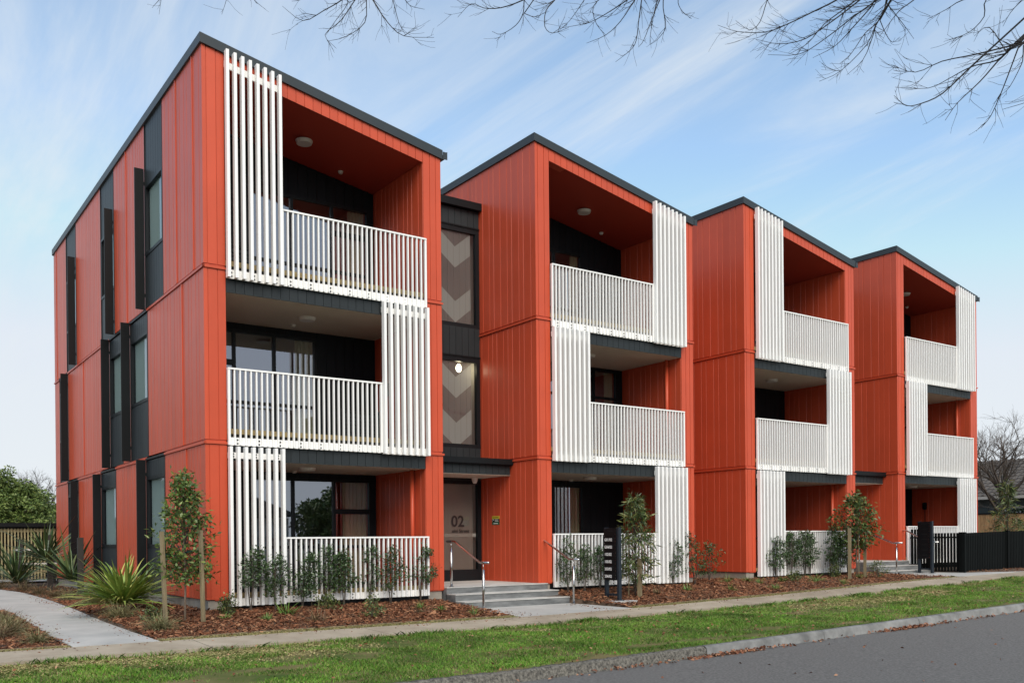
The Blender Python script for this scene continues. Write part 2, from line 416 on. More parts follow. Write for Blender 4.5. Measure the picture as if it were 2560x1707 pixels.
def text_mesh(name, s, size, m, bold=0.0, align='LEFT'):
    cu = bpy.data.curves.new(name, 'FONT')
    cu.body = s; cu.size = size; cu.align_x = align; cu.offset = bold; cu.resolution_u = 3
    o = bpy.data.objects.new(name, cu); COL.objects.link(o)
    bpy.context.view_layer.update()
    me = bpy.data.meshes.new_from_object(o.evaluated_get(bpy.context.evaluated_depsgraph_get()))
    bpy.data.objects.remove(o); bpy.data.curves.remove(cu)
    me.name = name; me.materials.clear(); me.materials.append(MATS[m])
    return me

# ------------------------------------------------------------------ ground levels (metres; 0 = foot of the red cladding of the first block)
GL = [(-6.68, [-60, 1.5, 4.5, 5.7, 13.2, 22, 40, 90], [-.56, -.555, -.50, -.478, -.324, -.17, .1, .3]),
      (-3.16, [-60, 4, 10, 20.4, 40, 90], [-.43, -.44, -.377, -.113, .15, .3]),
      (-2.22, [-60, 5, 7.3, 11, 17.2, 22.3, 40, 90], [-.405, -.41, -.39, -.327, -.164, -.09, .15, .3]),
      (-1.6, [-60, -2, 0, 5, 7.3, 11, 17.2, 22.3, 40, 90], [-.38, -.37, -.31, -.33, -.31, -.25, -.12, -.05, .15, .3]),
      (0, [-60, -4, -2, -.3, 0, 5, 7, 11, 13, 18, 20, 25, 40, 90], [-.34, -.34, -.30, -.18, -.155, -.19, -.12, -.11, -.07, -.05, -.02, .02, .1, .3]),
      (4, [-60, -4, -2, -.3, 0, 5, 90], [-.3, -.3, -.28, -.2, -.18, -.15, .1]),
      (14, [-60, 0, 90], [-.25, -.22, 0]), (40, [-60, 90], [-.2, 0]), (900, [-60, 90], [0, 0])]
GY = [g[0] for g in GL]
def zg(x, y):
    return float(np.interp(y, GY, [np.interp(x, a, b) for _, a, b in GL]))
def zg_np(x, y):
    zs = np.stack([np.interp(x, a, b) for _, a, b in GL])
    ys = np.array(GY); i = np.clip(np.searchsorted(ys, y) - 1, 0, len(ys) - 2)
    t = np.clip((y - ys[i]) / (ys[i + 1] - ys[i]), 0, 1)
    k = np.arange(len(x))
    return zs[i, k] * (1 - t) + zs[i + 1, k] * t
def kerbz(x):
    return np.interp(x, GL[0][1], GL[0][2])
def inpoly(x, y, poly):
    x = np.asarray(x); y = np.asarray(y); r = np.zeros(x.shape, bool); n = len(poly)
    for i in range(n):
        x0, y0 = poly[i]; x1, y1 = poly[(i + 1) % n]
        c = ((y0 > y) != (y1 > y)) & (x < (x1 - x0) * (y - y0) / (y1 - y0 + 1e-12) + x0)
        r ^= c
    return r
def vnoise(x, y, s, seed=0):
    """smooth value noise in 0..1"""
    g = np.random.default_rng(seed).random((64, 64))
    x = np.asarray(x) / s; y = np.asarray(y) / s
    xi = np.floor(x).astype(int); yi = np.floor(y).astype(int); fx_ = x - xi; fy_ = y - yi
    fx_ = fx_ * fx_ * (3 - 2 * fx_); fy_ = fy_ * fy_ * (3 - 2 * fy_)
    G = lambda a, b: g[a % 64, b % 64]
    return (G(xi, yi) * (1 - fx_) + G(xi + 1, yi) * fx_) * (1 - fy_) + (G(xi, yi + 1) * (1 - fx_) + G(xi + 1, yi + 1) * fx_) * fy_

# ------------------------------------------------------------------ ground, road, kerb, paths
LEFT_PATH = [(-2.22, -2.42, -1.33), (-1.0, -2.46, -1.40), (0.5, -2.48, -1.44), (2.0, -2.44, -1.40), (3.4, -2.40, -1.36), (4.3, -2.5, -1.34), (4.45, -9, -1.34),
             (6.4, -9, -1.29), (8.5, -9, -1.29), (10.6, -9, -1.33), (12.4, -9, -1.6), (13.4, -9, -2.6)]
PATH1 = [(4.62, -.62), (7.06, -.62), (7.12, -1.0), (7.35, -1.6), (7.55, -2.22), (4.76, -2.22)]
PATH2 = [(18.45, -.1), (20.95, -.1), (20.95, -1.25), (22.4, -2.22), (19.2, -2.22), (18.6, -1.5)]
def z_left(y): return float(np.interp(y, [-2.22, 0, 4, 14], [-.392, -.325, -.275, -.225]))
def z_path1(y): return float(np.interp(y, [-2.22, -.7], [-.392, -.335]))
def z_path2(x, y): return float(np.interp(y, [-2.22, -.25], [-.10, -.115]) + .012 * (x - 20))
def grid_sheet(name, xs, ys, zf, m, kind='structure'):
    X, Y = np.meshgrid(xs, ys)
    Zv = zf(X.ravel(), Y.ravel())
    V = np.stack([X.ravel(), Y.ravel(), Zv], 1)
    nx, ny = len(xs), len(ys)
    i = (np.arange(ny - 1)[:, None] * nx + np.arange(nx - 1)[None, :]).ravel()
    F = np.stack([i, i + 1, i + nx + 1, i + nx], 1)
    o = npmesh(name, V, F, m, smooth=True)
    return tag(o, kind=kind)
LP_POLY = [(r, y) for y, l, r in LEFT_PATH] + [(l, y) for y, l, r in LEFT_PATH[::-1]]
def bed_z(x, y):
    z = zg_np(x, y) - .02 + (vnoise(x, y, .35, 3) - .5) * .035 * (y > -2)
    m = inpoly(x, y, LP_POLY) | inpoly(x, y, PATH1) | inpoly(x, y, PATH2)
    return np.where(m, np.minimum(z, -.25) - .3, z)
o = grid_sheet('garden_ground', np.arange(-14, 46.01, .12), np.arange(-2.30, 16.1, .12), bed_z, 'soil')
def verge_z(x, y): return zg_np(x, y) - .03 + (vnoise(x, y, .5, 5) - .5) * .03
grid_sheet('grass_verge', np.arange(-14, 60.01, .25), np.arange(-6.70, -3.05, .2), verge_z, 'turf')
def road_z(x, y):
    return kerbz(x) - .125 + .05 * np.sin(np.clip((-6.8 - y) / 9.6, 0, 1) * math.pi)
grid_sheet('road', np.arange(-70, 90.1, 1.0), np.array([-16.6, -15, -13, -11.5, -10, -9, -8, -7.3, -6.9, -6.78]), road_z, 'asphalt')
o = MB().add([(-900, -900, -1.1), (900, -900, -1.1), (900, 900, -1.1), (-900, 900, -1.1)], [(0, 1, 2, 3)]).build('ground', 'field'); tag(o, kind='structure')
o = MB().add([(-120, 15.9, -.26), (160, 15.9, -.05), (160, 260, 0), (-120, 260, 0)], [(0, 1, 2, 3)]).build('yard', 'yard'); tag(o, kind='structure')
o = MB().add([(-70, -60, -.6), (90, -60, .2), (90, -16.75, .2), (-70, -16.75, -.6)], [(0, 1, 2, 3)]).build('opposite_verge', 'turf'); tag(o, kind='structure')
def kerb(name, x0, x1, step, m, rough):
    xs = np.linspace(x0, x1, int(round((x1 - x0) / step)) + 1)
    prof = [(-6.66, -.02), (-6.665, .006), (-6.74, .004), (-6.775, -.022), (-6.80, -.14), (-6.90, -.15)]
    V = []
    for x in xs:
        for k, (y, z) in enumerate(prof):
            j = rough if 0 < k < 5 else 0
            V.append((x, y + random.uniform(-j, j), kerbz(x) + z + random.uniform(-j, j)))
    n = len(prof); F = []
    for i in range(len(xs) - 1):
        for k in range(n - 1):
            a = i * n + k
            F.append((a, a + 1, a + n + 1, a + n))
    o = npmesh(name, V, F, m, smooth=False)
    return tag(o, kind='structure')
kerb('old_kerb', -30, 4.50, .06, 'kerb_old', .007)
for i in range(26):
    kerb('kerb', 4.512 + i * 2.5, 4.512 + (i + 1) * 2.5 - .008, .1, 'kerb_new', .0022)
fp = bpy.data.objects.new('footpath', None); link(fp); tag(fp, kind='structure')
x = -14.0
while x < 46:
    w = 2.62
    b = MB()
    n = 6
    V = []; F = []
    for i in range(n + 1):
        xx = x + (w - .014) * i / n
        zf, zn = zg(xx, -2.22) + .012, zg(xx, -3.16) + .012
        wob = .02 * math.sin(xx * 2.1) + .015 * math.sin(xx * 5.3)
        V += [(xx, -2.22 + wob * .5, zf), (xx, -3.16 + wob, zn), (xx, -3.16 + wob, zn - .1), (xx, -2.22 + wob * .5, zf - .1)]
    for i in range(n):
        a = i * 4
        F += [(a + 1, a + 5, a + 4, a), (a + 2, a + 6, a + 5, a + 1), (a, a + 4, a + 7, a + 3)]
    F += [(0, 3, 2, 1), (n * 4, n * 4 + 1, n * 4 + 2, n * 4 + 3)]
    b.add(V, F).build('slab', 'footpath', fp)
    x += w
lp = bpy.data.objects.new('garden_path', None); link(lp); tag(lp, kind='structure')
V = []; F = []
for y, l, r in LEFT_PATH:
    z = z_left(y)
    V += [(l, y, z), (r, y, z), (l, y, z - .12), (r, y, z - .12)]
for i in range(len(LEFT_PATH) - 1):
    a = i * 4
    F += [(a, a + 1, a + 5, a + 4), (a + 1, a + 3, a + 7, a + 5), (a, a + 4, a + 6, a + 2)]
F += [(0, 2, 3, 1)]
MB().add(V, F).build('slab', 'path_concrete', lp)
for nm, poly, zf in (('entry_path', PATH1, lambda x, y: z_path1(y)), ('entry_path', PATH2, z_path2)):
    V = [(x, y, zf(x, y)) for x, y in poly] + [(x, y, zf(x, y) - .15) for x, y in poly]
    n = len(poly)
    o = MB().add(V, [tuple(range(n))[::-1]] + [(i, (i + 1) % n, (i + 1) % n + n, i + n) for i in range(n)]).build(nm, 'path_concrete'); tag(o, kind='structure')
# thin timber edging along the mulch
for x0, x1 in ((-1.34, 4.74), (7.6, 18.9), (-9, -2.44)):
    b = MB()
    n = 12
    for i in range(n):
        xa, xb = x0 + (x1 - x0) * i / n, x0 + (x1 - x0) * (i + 1) / n
        za, zb = zg(xa, -2.02) + .012, zg(xb, -2.02) + .012
        b.add([(xa, -2.035, za - .1), (xb, -2.035, zb - .1), (xb, -2.015, zb - .1), (xa, -2.015, za - .1), (xa, -2.035, za), (xb, -2.035, zb), (xb, -2.015, zb), (xa, -2.015, za)],
              [(4, 5, 6, 7), (0, 1, 5, 4), (2, 3, 7, 6)])
    o = b.build('garden_edging', 'stakewood'); tag(o, kind='structure')

# ------------------------------------------------------------------ ground cover: chips, grass, fallen leaves
def scatter(poly_fn, x0, x1, y0, y1, dens):
    n = int((x1 - x0) * (y1 - y0) * dens)
    x = rng.uniform(x0, x1, n); y = rng.uniform(y0, y1, n)
    k = poly_fn(x, y)
    return x[k], y[k]
def chips(name, x, y, size, lift=.0):
    n = len(x)
    z = bed_z(x, y) + rng.uniform(.002, .03, n) + lift
    a = rng.uniform(0, 6.283, n); L = rng.lognormal(math.log(size), .45, n); Wd = L * rng.uniform(.18, .5, n)
    D = np.stack([np.cos(a), np.sin(a), rng.normal(0, .28, n)], 1); sd = np.stack([-np.sin(a), np.cos(a), rng.normal(0, .45, n)], 1)
    P = np.stack([x, y, z], 1); L = L[:, None]; Wd = Wd[:, None]
    N = np.cross(D, sd) * (Wd * .35)
    V = np.stack([P - D * L / 2 - sd * Wd / 2, P + D * L / 2 - sd * Wd / 3, P + D * L / 2.4 + sd * Wd / 2, P - D * L / 2.2 + sd * Wd / 2.5, P + N + D * L * .1], 1).reshape(-1, 3)
    i = np.arange(n)[:, None] * 5
    F = np.concatenate([i + np.array([[0, 1, 4]]), i + np.array([[1, 2, 4]]), i + np.array([[2, 3, 4]]), i + np.array([[3, 0, 4]])])
    return npmesh(name, V, F, 'chips')
def out_paths(x, y):
    return ~(inpoly(x, y, LP_POLY) | inpoly(x, y, PATH1) | inpoly(x, y, PATH2)) & ~((x > 4.5) & (x < 7.02) & (y > -.72))
xs, ys = [], []
for a in ((-1.5, 5.2, -2.04, .35, 2100), (-1.5, .05, .3, 6, 1200), (-1.5, .05, 6, 13, 350), (6.9, 12.5, -2.04, .5, 1700), (12.5, 19.5, -2.04, .7, 1000), (-6, -2.3, -2.04, 4.4, 1200), (20.9, 34, -2.1, -1.1, 220), (11.4, 13.4, .3, 2.5, 300)):
    X, Y = scatter(out_paths, *a); xs.append(X); ys.append(Y)
o = chips('mulch_chips', np.concatenate(xs), np.concatenate(ys), .034)
tag(o, 'red brown bark mulch chips covering the garden beds', 'mulch', kind='stuff')
def blades(name, x, y, z, h, w, lean, m, parent=None, seg=1):
    n = len(x)
    a = rng.uniform(0, 6.283, n); l = rng.normal(0, lean, (n, 2))
    b = np.stack([np.cos(a), np.sin(a), np.zeros(n)], 1) * (np.broadcast_to(w, (n,)) / 2)[:, None]
    P = np.stack([x, y, z], 1); h = np.broadcast_to(h, (n,))
    M1 = P + np.stack([l[:, 0] * h * .35, l[:, 1] * h * .35, h * .6], 1)
    T = P + np.stack([l[:, 0] * h, l[:, 1] * h, h * .95], 1)
    V = np.stack([P - b, P + b, M1 + b * .8, T, M1 - b * .8], 1).reshape(-1, 3)
    F = np.arange(5 * n).reshape(-1, 5)
    return npmesh(name, V, F, m, parent)
def verge_density(x, y):
    n = .5 * vnoise(x, y * 2.2, 1.5, 21) + .5 * vnoise(x, y * 2.0, .5, 22)
    d = np.clip((n - .27) / .2, 0, 1)
    far = np.clip((y + np.interp(x, [-14, -2, 1.5, 60], [4.15, 4.0, 3.7, 3.7])) / .45, 0, 1)                     # worn strip beside the footpath
    worn = np.interp(x, [-14, -1, 1.5, 8, 9.5, 11, 17, 20, 60], [.95, .9, .15, .2, .6, .85, .7, .3, .3])
    patch = np.exp(-((x - 12.2) / 2.6) ** 2 - ((y + 4.1) / .42) ** 2) * .95
    near = np.clip((-6.35 - y) / .3, 0, 1) * .55
    return np.clip(d * (1 - far * worn) - patch - near, 0.015, 1)
for nm, reg, dn, w in (('verge_grass', (-9, 9, -6.68, -3.12), 2900, .0065), ('verge_grass', (9, 20, -6.68, -3.1), 1700, .008), ('verge_grass', (20, 48, -6.68, -3.05), 650, .013)):
    n = int((reg[1] - reg[0]) * (reg[3] - reg[2]) * dn)
    x = rng.uniform(reg[0], reg[1], n); y = rng.uniform(reg[2], reg[3], n)
    k = rng.random(n) < verge_density(x, y)
    x, y = x[k], y[k]
    h = .016 + .036 * vnoise(x, y, .5, 8) * rng.uniform(.5, 1.3, len(x))
    o = blades(nm, x, y, verge_z(x, y) - .004, h, w, .55, 'grass')
    tag(o, {-9: 'short green grass of the verge nearest the camera', 9: 'green verge grass opposite the third red block', 20: 'far green verge grass beside the black fence'}[reg[0]], 'grass', kind='stuff')
n = 5200
cx_ = rng.uniform(-3, 26, 90); ci = rng.integers(0, 90, n)
x = cx_[ci] + rng.normal(0, .16, n); y = -3.2 - np.abs(rng.normal(0, .05, n)) - .02
o = blades('edge_tufts', x, y, verge_z(x, y) - .004, rng.uniform(.04, .1, n), .008, .6, 'grass'); tag(o, 'taller grass tufts leaning over the edge of the footpath', 'grass', kind='stuff')
n = 60000
x = np.concatenate([rng.uniform(-8, 45, 26000), rng.uniform(-8, 1.2, 22000), rng.normal(12.2, 2.2, 12000)]); y = np.concatenate([-3.15 - np.abs(rng.normal(0, .35, 26000)), -3.15 - np.abs(rng.normal(0, .55, 22000)), rng.normal(-4.05, .3, 12000)]); k = (rng.random(n) < .35 + .65 * (vnoise(x, y, .8, 31) > .5)) & (y < -3.14)
x, y = x[k], y[k]
o = blades('dry_thatch', x, y, verge_z(x, y) - .002, rng.uniform(.006, .022, len(x)), .02, 1.6, 'dry_grass'); tag(o, 'dry straw thatch on the worn grass strip beside the footpath', 'straw', kind='stuff')
n = 42000
x = rng.uniform(-7, 19, n); y = rng.uniform(-2.24, -2.03, n); k = out_paths(x, y)
x, y = x[k], y[k]
o = blades('dry_strip_grass', x, y, zg_np(x, y) - .02, rng.uniform(.012, .04, len(x)), .012, .8, 'dry_grass'); tag(o, 'straw coloured grass strip between mulch and footpath', 'grass', kind='stuff')
def litter(name, x, y, z, size, label, lift=.4):
    n = len(x)
    a = rng.uniform(0, 6.283, n)
    D = np.stack([np.cos(a), np.sin(a), rng.normal(0, lift, n)], 1); D /= np.linalg.norm(D, axis=1, keepdims=True)
    V, F = leaves_np(np.stack([x, y, z], 1), D, size * rng.uniform(.6, 1.4, n), size * .6, fold=.3)
    return tag(npmesh(name, V, F, 'litter'), label, 'leaves', kind='stuff')
xs, ys = [], []
for cx, sx, n in ((4.9, .5, 330), (3.0, .35, 45), (9.0, .35, 260), (10.6, .8, 70), (14, 2.5, 90), (7.2, 1.2, 40), (1.2, .8, 14)):
    xs.append(rng.normal(cx, sx, n)); ys.append(-6.83 - np.abs(rng.normal(0, .06, n)))
x = np.concatenate(xs); y = np.concatenate(ys)
litter('gutter_leaves', x, y, road_z(x, y) + rng.uniform(.004, .03, len(x)), .055, 'brown fallen leaves drifted along the kerb')
x = rng.uniform(-2, 16, 70); y = rng.uniform(-11.5, -7, 70)
litter('road_leaves', x, y, road_z(x, y) + .008, .05, 'scattered brown leaves lying on the asphalt road', .12)
x = rng.uniform(-7, 22, 900); y = rng.uniform(-6.6, -3.2, 900)
litter('verge_leaves', x, y, verge_z(x, y) + rng.uniform(.02, .05, 900), .045, 'scattered brown leaves lying on the verge grass')

# a few stray chips kicked onto the paths
sx, sy, sz = [], [], []
for n_, fx_, fy_, zf in ((160, lambda n: -1.38 - np.abs(rng.normal(0, .16, n)), lambda n: rng.uniform(-2.1, 8, n), z_left), (60, lambda n: -2.42 + np.abs(rng.normal(0, .12, n)), lambda n: rng.uniform(-2.1, 3.5, n), z_left),
                         (70, lambda n: 4.8 + np.abs(rng.normal(0, .18, n)), lambda n: rng.uniform(-2.2, -.9, n), z_path1), (70, lambda n: 7.0 - np.abs(rng.normal(0, .15, n)), lambda n: rng.uniform(-2.1, -.9, n), z_path1)):
    a_, b_ = fx_(n_), fy_(n_); sx.append(a_); sy.append(b_); sz.append(np.array([zf(q) for q in b_]) + .006)
a_ = rng.uniform(-5, 19, 420); b_ = -2.25 - np.abs(rng.normal(0, .16, 420)); sx.append(a_); sy.append(b_); sz.append(zg_np(a_, b_) + .018)
x = np.concatenate(sx); y = np.concatenate(sy); z = np.concatenate(sz)
a_ = rng.uniform(0, 6.283, len(x))
V, F = leaves_np(np.stack([x, y, z], 1), np.stack([np.cos(a_), np.sin(a_), rng.uniform(0, .2, len(x))], 1), .035 * rng.uniform(.5, 1.5, len(x)), .014, fold=.2)
tag(npmesh('stray_chips', V, F, 'chips'), 'stray bark chips kicked onto the concrete paths', 'mulch', kind='stuff')

# ------------------------------------------------------------------ apartment blocks
ROOF0, SLOPE = 9.285, .1903
def ztop(x): return ROOF0 - .155 - SLOPE * x          # underside of the roof edge = top of the cladding
def zhead(x): return 8.875 - .178 * x                  # head of the top opening
def widths(total, pat=(.165, .26)):
    out = []; s = 0; k = random.random() < .5
    while s < total - .02:
        w = pat[0] if k else pat[1]
        if random.random() < .25: k = not k
        k = not k
        if total - s - w < .09: w = total - s
        out.append((s, min(s + w, total))); s += w
    return out
GAP = .006
def yz_boards(parent, xa, xb, y0, y1, z0, z1, m, pat=(.165, .26), name='cladding_board', out=-1):
    for a, b in widths(y1 - y0, pat):
        cbox(name, xa, xb, y0 + a + .002, y0 + b - .002, z0, z1, m, parent, out, .0012)
def xz_boards(parent, ya, yb, x0, x1, z0, z1, m, pat=(.157, .157), name='cladding_board'):
    for a, b in widths(x1 - x0, pat):
        sbox(name, x0 + a + GAP, x0 + b - GAP, ya, yb, z0, z1, m, parent, .0012)
LV = {1: dict(p0=-.11, p1=.022, rail=1.025, top=2.53, floor=.06, ceil=2.305),
      2: dict(p0=2.545, p1=2.69, rail=3.842, top=5.325, floor=2.80, ceil=5.105),
      3: dict(p0=5.33, p1=5.485, rail=6.65, top=None, floor=5.60, ceil=None)}
ST = {1: (0.0, 2.56), 2: (2.645, 5.455), 3: (5.54, None)}
def wavy(mb, x0, x1, y, z0, z1, amp, n):
    xs = [x0 + (x1 - x0) * i / (n * 4) for i in range(n * 4 + 1)]
    V = []
    for x_ in xs:
        yy = y + amp * math.sin((x_ - x0) / (x1 - x0) * n * 2 * math.pi)
        V += [(x_, yy, z0), (x_, yy, z1)]
    return mb.add(V, [(2 * i, 2 * i + 2, 2 * i + 3, 2 * i + 1) for i in range(len(xs) - 1)])
def glazing(root, y, x0, x1, z0, z1, mull, rails, extra, curtains, t=.055):
    """framed glass wall facing the street: mull = x of mullions, rails = z of full rails, extra = (bay, z)"""
    b = MB()
    b.box(x0, x1, y - .03, y + .05, z1 - t, z1); b.box(x0, x1, y - .03, y + .05, z0, z0 + t)
    for m in [x0 + t / 2] + list(mull) + [x1 - t / 2]:
        b.box(m - t / 2, m + t / 2, y - .032, y + .052, z0 + .001, z1 - .001)
    for r in rails: b.box(x0, x1, y - .024, y + .044, r - .03, r + .03)
    edges = [x0] + list(mull) + [x1]
    for bay, z in extra: b.box(edges[bay], edges[bay + 1], y - .026, y + .046, z - .05, z + .05)
    f = b.build('window_frame', 'frame', root)
    for i in range(len(edges) - 1):
        MB().add([(edges[i], y + .01, z0), (edges[i + 1], y + .01, z0), (edges[i + 1], y + .01, z1), (edges[i], y + .01, z1)], [(0, 1, 2, 3)]).build('pane', 'glass', f)
    for a, c in curtains:
        wavy(MB(), a, c, y + .09, z0 + .03, z1 - .05, .035, max(3, int((c - a) / .07))).build('curtain', 'curtain', f, True)
    r = MB()
    D = 2.2; X0, X1, Z0, Z1 = x0 - .25, x1 + .25, z0 - .05, z1 + .12
    r.add([(X0, y + .06, Z0), (X1, y + .06, Z0), (X1, y + D, Z0), (X0, y + D, Z0), (X0, y + .06, Z1), (X1, y + .06, Z1), (X1, y + D, Z1), (X0, y + D, Z1)],
          [(0, 1, 2, 3), (7, 6, 5, 4), (1, 5, 6, 2), (2, 6, 7, 3), (3, 7, 4, 0)])
    r.build('room_interior', 'room', root)
def bolts(parent, xs, y, zs):
    b = MB()
    for x_ in xs:
        for z_ in zs: b.cyl((x_, y, z_), .0145, -.01, 'y', 8)
    tag(b.build('bolts', 'bolt', parent), kind='stuff')
def balcony(root, lv, side, a, b, screen_label):
    L = LV[lv]; FW = .955
    fx0, fx1 = (a - .015, a - .015 + FW) if side == 'L' else (b - FW + .02, b + .02)
    bx0, bx1 = (fx1 + .012, b + .012) if side == 'L' else (a - .005, fx0 - .012)
    # balustrade: plate + top rail, with its bars
    m = MB().box(bx0, bx1, -.048, -.034, L['p0'] + .012, L['p1']).box(bx0 - .004, bx1 + .004, -.092, -.026, L['rail'] - .028, L['rail'])
    bal = m.build('balustrade', 'white', root)
    n = max(4, int(round((bx1 - bx0 - .03) / .0928)))
    for i in range(n + 1):
        xx = bx0 + .0145 + (bx1 - bx0 - .029) * i / n
        w = .019 if i in (0, n) else .0125
        sbox('baluster', xx - w, xx + w, -.086, -.036 - .002, L['p0'] + .02, L['rail'] - .026, 'white', bal)
    bolts(bal, [bx0 + .16 + .371 * i for i in range(int((bx1 - bx0 - .2) / .371) + 1)], -.048, (L['p0'] + .045, L['p0'] + .105))
    # fin screen: plate + head bar, with its fins
    m = MB().box(fx0, fx1, -.066, -.052, L['p0'] - .006, L['p1'] - .012)
    sl = SLOPE if lv == 3 else 0
    tf = (lambda x_: 9.075 - sl * (x_ - .37)) if lv == 3 else (lambda x_: L['top'])
    o1, o2 = (.09, .19) if lv < 3 else (.16, .27)
    m.prism_y([(fx0, tf(fx0) - o2), (fx1, tf(fx1) - o2), (fx1, tf(fx1) - o1), (fx0, tf(fx0) - o1)], -.066, -.045)
    scr = m.build('fin_screen', 'white', root)
    for i in range(8):
        xx = fx0 + (FW - .05) * i / 7
        sbox('fin', xx, xx + .05, -.165, -.0655, L['p0'] - .004, tf(xx + .025), 'white', scr)
    bolts(scr, [fx0 + .09 + .388 * i for i in range(3)], -.066, (L['p0'] + .035, L['p0'] + .095))
    if lv < 3 or True:
        bolts(scr, [fx0 + .09 + .388 * i for i in range(3)], -.066, (tf(fx0 + .4) - o2 + .03, tf(fx0 + .4) - o2 + .075)) if lv < 3 else None
def block(idx, x0, y0, dz, Wd, sides, label, left_depth, glaz, units=()):
    root = thing('apartment_block', (x0, y0, dz), label, 'building', 'red clad apartment blocks')
    A, B = .37, Wd - .388
    YB = 2.05
    # ---- core walls behind the cladding
    ww = MB()
    DEP = 13.7
    if idx == 1:
        SEG = {3: [(0, 2.40, 'r'), (2.40, 3.68, 'w'), (3.68, 6.30, 'r'), (6.30, 7.64, 'w'), (7.64, 10.52, 'r'), (10.52, 11.86, 'w'), (11.86, 13.7, 'r')],
               2: [(0, 3.55, 'r'), (3.55, 4.94, 'w'), (4.94, 5.62, 'r'), (5.62, 6.82, 'w'), (6.82, 11.74, 'r'), (11.74, 12.98, 'w'), (12.98, 13.7, 'r')],
               1: [(0, 2.40, 'r'), (2.40, 3.75, 'w'), (3.75, 6.32, 'r'), (6.32, 7.80, 'w'), (7.80, 10.47, 'r'), (10.47, 11.88, 'w'), (11.88, 13.7, 'r')]}
    else:
        SEG = {k: [(0, DEP, 'r')] for k in (1, 2, 3)}
    ww.box(.14, .30, .012, DEP, -.02, ztop(0) - .06)
    for k, segs in SEG.items():
        z0, z1 = ST[k][0], (ST[k][1] or ztop(0))
        for a, b_, t in segs:
            if t == 'r': ww.box(.012, .14, a + .012, b_, z0 - .0, z1 + .08 if k < 3 else z1 - .05)
    ww.box(.30, A - .012, .012, YB + .1, -.02, ztop(.3) - .1)
    ww.box(B + .012, Wd - .012, .012, DEP, -.02, ztop(Wd) - .02)
    ww.box(.3, Wd - .2, DEP - .2, DEP, -.02, ztop(Wd) - .02)
    # header above the top opening
    ww.prism_y([(A - .1, zhead(A) + .012), (B + .1, zhead(B) + .012), (B + .1, ztop(B) + .0), (A - .1, ztop(A))], .014, .2)
    ww.build('wall_core', 'red', root)
    MB().box(.035, Wd - .035, .035, DEP - .03, -.6, -.012).build('plinth', 'plinth', root)
    # ---- roof
    rf = MB().prism_y([(-.035, ROOF0 - .16 + .006), (Wd + .03, ztop(Wd) - .012), (Wd + .03, ztop(Wd) + .16), (-.035, ROOF0 + .006)], -.04, DEP + .06).build('roof', 'trim', root)
    g = MB().prism_y([(Wd + .032, ztop(Wd) + .02), (Wd + .125, ztop(Wd) + .03), (Wd + .135, ztop(Wd) + .14), (Wd + .12, ztop(Wd) + .14), (Wd + .11, ztop(Wd) + .05), (Wd + .032, ztop(Wd) + .05)], -.045, DEP)
    g.box(Wd + .034, Wd + .13, -.05, -.04, ztop(Wd) - .01, ztop(Wd) + .13).build('gutter', 'trim', rf)
    # ---- left wall
    lw = MB().box(.004, .011, .02, .05, .02, .05).build('side_wall', 'red', root)
    for k, segs in SEG.items():
        z0, z1 = ST[k][0], (ST[k][1] or ztop(0) + .03)
        for a, b_, t in segs:
            b_ = min(b_, left_depth)
            if t == 'r':
                yz_boards(lw, 0, .012, a + (.001 if a else 0), b_, z0, z1, 'red')
                if k < 3: sbox('flashing', -.022, .014, a - (.022 if a == 0 else 0), b_, z1 + .012, z1 + .052, 'red', lw)
            else:
                wz0, wz1 = {3: (6.55, 7.93), 2: (3.74, 5.10), 1: (.86, 2.24)}[k]
                wy0, wy1 = a + .07, b_ - .07
                for pz0, pz1, nm in ((z0, wz0, 1), (wz1, z1, 2)):
                    for q0, q1 in widths(b_ - a, (.17, .17)):
                        sbox('dark_board', .014, .14, a + q0 + .004, a + q1 - .004, pz0, pz1, 'charcoal', lw)
                if k < 3: sbox('flashing', -.018, .14, a, b_, z1 + .012, z1 + .052, 'black', lw)
                sbox('jamb', -.004, .14, a, a + .018, z0, z1, 'black', lw); sbox('jamb', -.004, .14, b_ - .018, b_, z0, z1, 'black', lw)
                f = MB()
                f.box(.0, .10, a + .02, b_ - .02, wz1 - .06, wz1); f.box(.0, .10, a + .02, b_ - .02, wz0, wz0 + .06)
                f.box(.001, .099, a + .02, a + .08, wz0 + .001, wz1 - .001); f.box(.001, .099, b_ - .08, b_ - .02, wz0 + .001, wz1 - .001)
                wf = f.build('window', 'frame', root)
                MB().add([(.05, a + .05, wz0), (.05, b_ - .05, wz0), (.05, b_ - .05, wz1), (.05, a + .05, wz1)], [(0, 3, 2, 1)]).build('pane', 'clear_glass', wf)
                wavy_b = MB()
                ys_ = [a + .36 + (b_ - a - .4) * i / 40 for i in range(41)]
                V = []
                for i, yy in enumerate(ys_): V += [(.085 + .008 * math.sin(i * 1.3), yy, wz0), (.085 + .008 * math.sin(i * 1.3), yy, wz1)]
                wavy_b.add(V, [(2 * i, 2 * i + 1, 2 * i + 3, 2 * i + 2) for i in range(40)])
                wavy_b.build('blind', 'blind', wf)
                MB().box(.09, .135, a + .05, a + .30, wz0, wz1).build('curtain', 'stairwhite', wf)
    if idx == 1:
        for k, pos in {3: ((3.68, 8.27, 5.52), (6.36, 8.27, 5.53), (10.6, 8.29, 5.53)), 2: ((4.94, 5.50, 2.64), (6.82, 5.49, 2.63), (11.73, 5.47, 2.62)), 1: ((3.75, 2.58, -.02), (7.81, 2.55, -.02), (10.5, 2.54, -.02))}.items():
            for yy, zt, zb in pos:
                h = MB().box(-.185, -.012, yy, yy + .035, zb, zt).box(-.03, .0, yy - .004, yy + .039, zb + .25, zb + .31).box(-.03, .0, yy - .004, yy + .039, zt - .31, zt - .25)
                h.build('window_hood', 'black', root)
